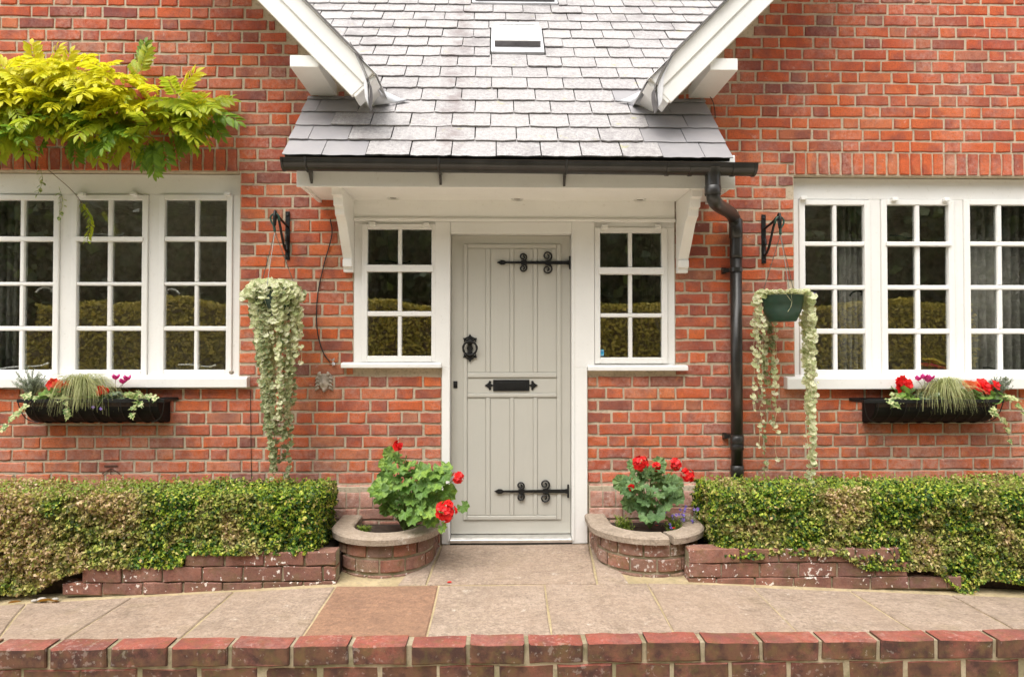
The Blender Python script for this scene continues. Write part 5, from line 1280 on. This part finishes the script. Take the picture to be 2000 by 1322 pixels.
# ------------------------------------------------------------------ geraniums in the planters
GL = [[round_leaf(.05, 20, .07, .34, k=7).mesh('leaf', M[k]) for _ in range(4)] for k in ('ger','ger_b')]
def geranium(cx, cy, wz, leafpx, heads, gi, label):
    """leafpx: (x, y, Y, size) leaf centres read off the photo"""
    c = Vector((cx, cy, wz)); o = empty('geranium', c, label, 'flower'); m = MB()
    for (px, py, y, s) in leafpx:
        q = P(px,py,y); d = (q-c); d.z *= .4; d = d.normalized()*.6+Vector((0,-.2,-.55)); l = bpy.data.objects.new('leaf', random.choice(GL[gi])); link(l, q, o); l.rotation_euler = frame((0,0,0), d, Vector((rnd(-.3,.3),-1,.45)), rnd(-.4,.4)).to_euler(); s *= rnd(.95,1.2); l.scale = (s,s,s)
        m.tube(curve_pts([c, c.lerp(q,.55)+Vector((0,.02,.02)), q+Vector((0,.01,-.01))],4), .0028, 5)
    m.build('stems', M['stem'], o)
    for (px, py, y, r) in heads:
        q = P(px,py,y); f = MB(); MB().tube(curve_pts([c, c.lerp(q,.6)+Vector((0,.015,.03)), q],5), .0026, 5).build('flower_stalk', M['stem'], o)
        for k in range(max(5,int(46*(r/.055)**1.3))):
            r_ = r*1.25; d = rdir(); d.y -= .5; d.normalize(); p = q+d*r_*rnd(.5,1); petals(f, p, .021, 5, d, .25)
        f.build('flower_head', M['red'], o)
def blob(n, cx, cy, rx, ry, y0, y1, s0, s1):
    out = []
    for i in range(n):
        a = 2.39996*i; r = math.sqrt((i+.5)/n); out.append((cx+rx*r*math.cos(a)+rnd(-5,5), cy+ry*r*math.sin(a)+rnd(-5,5), y0+(y1-y0)*random.random()-.09*(1-r), rnd(s0,s1)))
    return out
zs_l = .16
lf = blob(40, 792, 962, 58, 50, -.16, -.42, .8, 1.15)+blob(9, 775, 905, 30, 18, -.15, -.3, .7,.95)+blob(12, 845, 950, 45, 45, -.3,-.5,.8,1.1)+blob(6, 822, 1005, 35, 18, -.48,-.55,.85,1.1)+[(905,990,-.5,.7),(868,960,-.5,.9),(858,935,-.45,.9),(865,1030,-.6,.7),(740,960,-.3,.8)]
geranium(pcl[0]+.1, -.27, zs_l, lf, [(778,871,-.3,.026),(894,932,-.55,.03),(870,1000,-.64,.055)], 0, 'bushy green geranium leaning over the left planter, large red head low beside the door')
lf = blob(30, 1268, 956, 58, 46, -.2, -.42, .8, 1.1)+blob(6, 1262, 915, 30, 14, -.2,-.3,.7,.9)+[(1282,1008,-.45,1.),(1262,1012,-.45,.8),(1225,960,-.4,.8),(1320,960,-.35,.8),(1300,990,-.4,.8)]
geranium(pcr[0]+.03, -.27, zs_l, lf, [(1250,905,-.38,.042),(1282,911,-.33,.02),(1320,906,-.38,.032),(1343,928,-.42,.034),(1233,951,-.4,.010)], 1, 'blue green geranium with four red heads in the right planter')
def tuft(px, py, y, wz, sp, h, n, mat, label, cat, flowers=0):
    c = P(px,py,y); c.z = wz; o = empty('bedding_plant', c, label, cat); lv = MB(); m = MB()
    for i in range(n):
        e = c+Vector((rnd(-1,1)*sp, rnd(-1,1)*sp*.7, rnd(.1,1)*h)); m.tube([c+Vector((rnd(-.3,.3)*sp,0,0)), e], .001, 4)
        for k in range(5): leaf_shape(.02,.007,2,.1,.2,lv,frame(c.lerp(e,rnd(.4,1)),rdir()+Vector((0,-.3,.5))))
    m.build('stems', M['stem'], o); tag(lv.build('leaves', M[mat], o), kind='stuff')
    if flowers:
        f = MB()
        for i in range(flowers): petals(f, c+Vector((rnd(-1,1.6)*sp, -rnd(0,1)*sp*.8, rnd(.3,1.5)*h)), .011, 4, (rnd(-.5,.5),-1,.4), .1)
        tag(f.build('flowers', M['blue'], o), kind='stuff')
tuft(712,1022,-.33,zs_l,.045,.05,40,'lime','small lime green seedling in the left corner of the left planter','seedling')
tuft(1218,1010,-.28,zs_l,.06,.10,70,'lime','green leafy clump at the left of the right planter','bedding plant')
tuft(1315,1015,-.36,zs_l,.06,.11,80,'lime','bright green trailing lobelia with violet flowers, right planter','bedding plant',13)
tuft(1345,1000,-.28,zs_l,.06,.12,30,'silver','wispy violet flowered lobelia against the right hedge','bedding plant',9)

# ------------------------------------------------------------------ small things
c = curve_pts([P(645,428,-.02),P(648,460,-.012),P(632,520,-.010),P(620,580,-.010),P(619,640,-.010),P(630,685,-.010),P(645,708,-.012)],8)
o = MB().tube(c, .0042, 6).build('cable', M['cable'], None, smooth=True); tag(o, 'black cable looping down the bricks beside the narrow left window', 'cable')
q = P(650,706,-.02); m = MB(); 
for k in range(9): leaf_shape(.03,.02,2,.3,.2,m,frame(q,rdir()))
m.build('frayed_tape', M['lead'], o)
o = MB().tube(curve_pts([P(489,762,-.004),P(490,850,-.006),P(491,935,-.005)],6), .0022, 5).build('cable', M['cable'], None); tag(o, 'thin dark cable running straight down below the left window sill', 'cable')
o = MB().tube(curve_pts([P(1383,183,-.02),P(1392,198,-.03),P(1396,215,-.02),P(1397,232,-.005)],5), .003, 5).build('cable', M['cable'], None); tag(o, 'short black cable dropping from the right beam end onto the slates', 'cable')
# carved face
def face():
    c = P(632,748,-.03); m = MB(); bm_v = []; n, k = 16, 12
    o = empty('wall_mask', (c.x,0,c.z-.05), 'small carved stone grotesque face hung on the bricks below the cable', 'ornament')
    vs = []; fs = []
    for i in range(n+1):
        v = i/n; z = .062-.124*v; wd = .056*(math.sin(PI*min(1,.18+v*.82))**.6)*(1-.55*max(0,v-.35)/.65)
        for j in range(k+1):
            u = -1+2*j/k; y = -.034*(1-u*u)**.6-.012*math.exp(-((u)/.22)**2-((v-.5)/.16)**2)*1.5+.010*math.exp(-((abs(u)-.42)/.16)**2-((v-.4)/.07)**2)+.008*math.exp(-(u/.5)**2-((v-.72)/.045)**2)-.010*math.exp(-(u/.35)**2-((v-.9)/.1)**2)+.003*math.sin(u*17+v*9)
            vs.append((c.x+u*wd, y, c.z+z))
    fs = [(i*(k+1)+j,(i+1)*(k+1)+j,(i+1)*(k+1)+j+1,i*(k+1)+j+1) for i in range(n) for j in range(k)]
    m.add(vs, fs); f = m.build('face', M['grot'], o, smooth=True)
    for s in (-1,1):
        m = MB(); m.tube(curve_pts([(c.x+s*.02,-.016,c.z+.045),(c.x+s*.03,-.03,c.z+.062),(c.x+s*.022,-.024,c.z+.074)],4), [.014,.014,.013,.012,.011,.010,.008,.006,.004], 8); m.build('horn', M['grot'], o, smooth=True)
        for t in range(4):
            m = MB(); m.tube(curve_pts([(c.x+s*.034,-.022,c.z+.035-.022*t),(c.x+s*.048,-.022,c.z+.032-.024*t),(c.x+s*.060,-.012,c.z+.022-.025*t)],4), [.009,.009,.008,.008,.007,.006,.005,.004,.003], 6); m.build('hair_lock', M['grot'], o, smooth=True)
face()
# survey bench mark cut into the bricks
m = MB(); yb0, yb1 = -.0045, -.003
q0, q1 = P(204,908,0), P(230,911.5,0); m.box(q0.x,q1.x,yb0,yb1,q1.z,q0.z)
for (a, b) in (((217,914),(200,925)),((217,914),(217,926)),((217,914),(235,925))):
    p0, p1 = P(*a,0), P(*b,0); d = Vector((p1.z-p0.z,0,-(p1.x-p0.x))).normalized()*.004
    m.prism([(p0.x-d.x*.4,p0.z-d.z*.4),(p0.x+d.x*.4,p0.z+d.z*.4),(p1.x+d.x,p1.z+d.z),(p1.x-d.x,p1.z-d.z)], 'y', yb0, yb1)
o = m.build('bench_mark', simple('cut_brick', (.10,.045,.03), .95), None); tag(o, 'survey bench mark cut in the bricks, a bar above a broad arrow', 'bench mark')
# fallen petals, leaves, pebbles
def flat_petal(px, py, s, mat, label, cat, z=None):
    q = G(px,py) if z is None else CAM+ray(px,py)*((z-CAM.z)/ray(px,py).z)
    if z is None: q.z = pave_z(q.x,q.y) if q.y < -.4 else gz(q.y)
    m = MB(); leaf_shape(s, s*.7, 4, .2, -.05, m, frame(q+Vector((0,0,.006)), (1,.3,0))); o = m.build('fallen_petal', mat, None); tag(o, label, cat)
flat_petal(873,1139,.03,M['red'],'single red petal lying on the paving before the door','petal')
flat_petal(1280,1028,.022,M['red'],'red petal on the right planter rim near its joint','petal',.209)
flat_petal(1312,1033,.026,M['red'],'red petal farther right on the right planter rim','petal',.209)
def fallen(px, py, s, label, rot):
    q = P(px,py,-.72); m = MB(); leaf_shape(s, s*.6, 5, .35, -.1, m, frame((0,0,0), (1,0,0))); o = m.build('fallen_leaf', M['dryleaf'], None, origin=(0,0,0)); o.location = (q.x, -.72, pave_z(q.x,-.72)+.01); o.rotation_euler = (-.5,0,rot); tag(o, label, 'leaf')
fallen(15,1158,.07,'yellow fallen leaf standing at the left edge of the paving',.2); fallen(72,1160,.085,'long yellow fallen leaf beside the pebbles',.1); fallen(98,1158,.06,'brown fallen leaf at the end of the low wall',-.3)
for i, (px, s, lab) in enumerate(((67,.016,'small grey pebble at the left end of the low wall'),(82,.024,'larger pink grey pebble behind the yellow leaf'),(108,.018,'pale pebble touching the end brick of the low wall'))):
    q = P(px,1155,-.69); m = MB().lathe([(0,-s*.6),(s*.5,-s*.5),(s*.9,-.1*s),(s*.85,s*.25),(s*.45,s*.55),(0,s*.62)], (0,0,0), 12); o = m.build('pebble', M['pebble'], None, smooth=True, origin=(0,0,0)); o.location = (q.x,-.69,pave_z(q.x,-.69)+s*.5); o.scale = (1.2,.9,.8); tag(o, lab, 'pebble')
q = P(452,727,-.02); m = MB().lathe([(0,-.014),(.012,-.010),(.018,0),(.012,.010),(0,.014)], (0,0,0), 10); o = m.build('snail_shell', M['grot'], None, smooth=True, origin=(0,0,0)); o.location = (q.x,-.02,q.z); tag(o, 'small snail shell at the right end of the left window sill', 'shell')
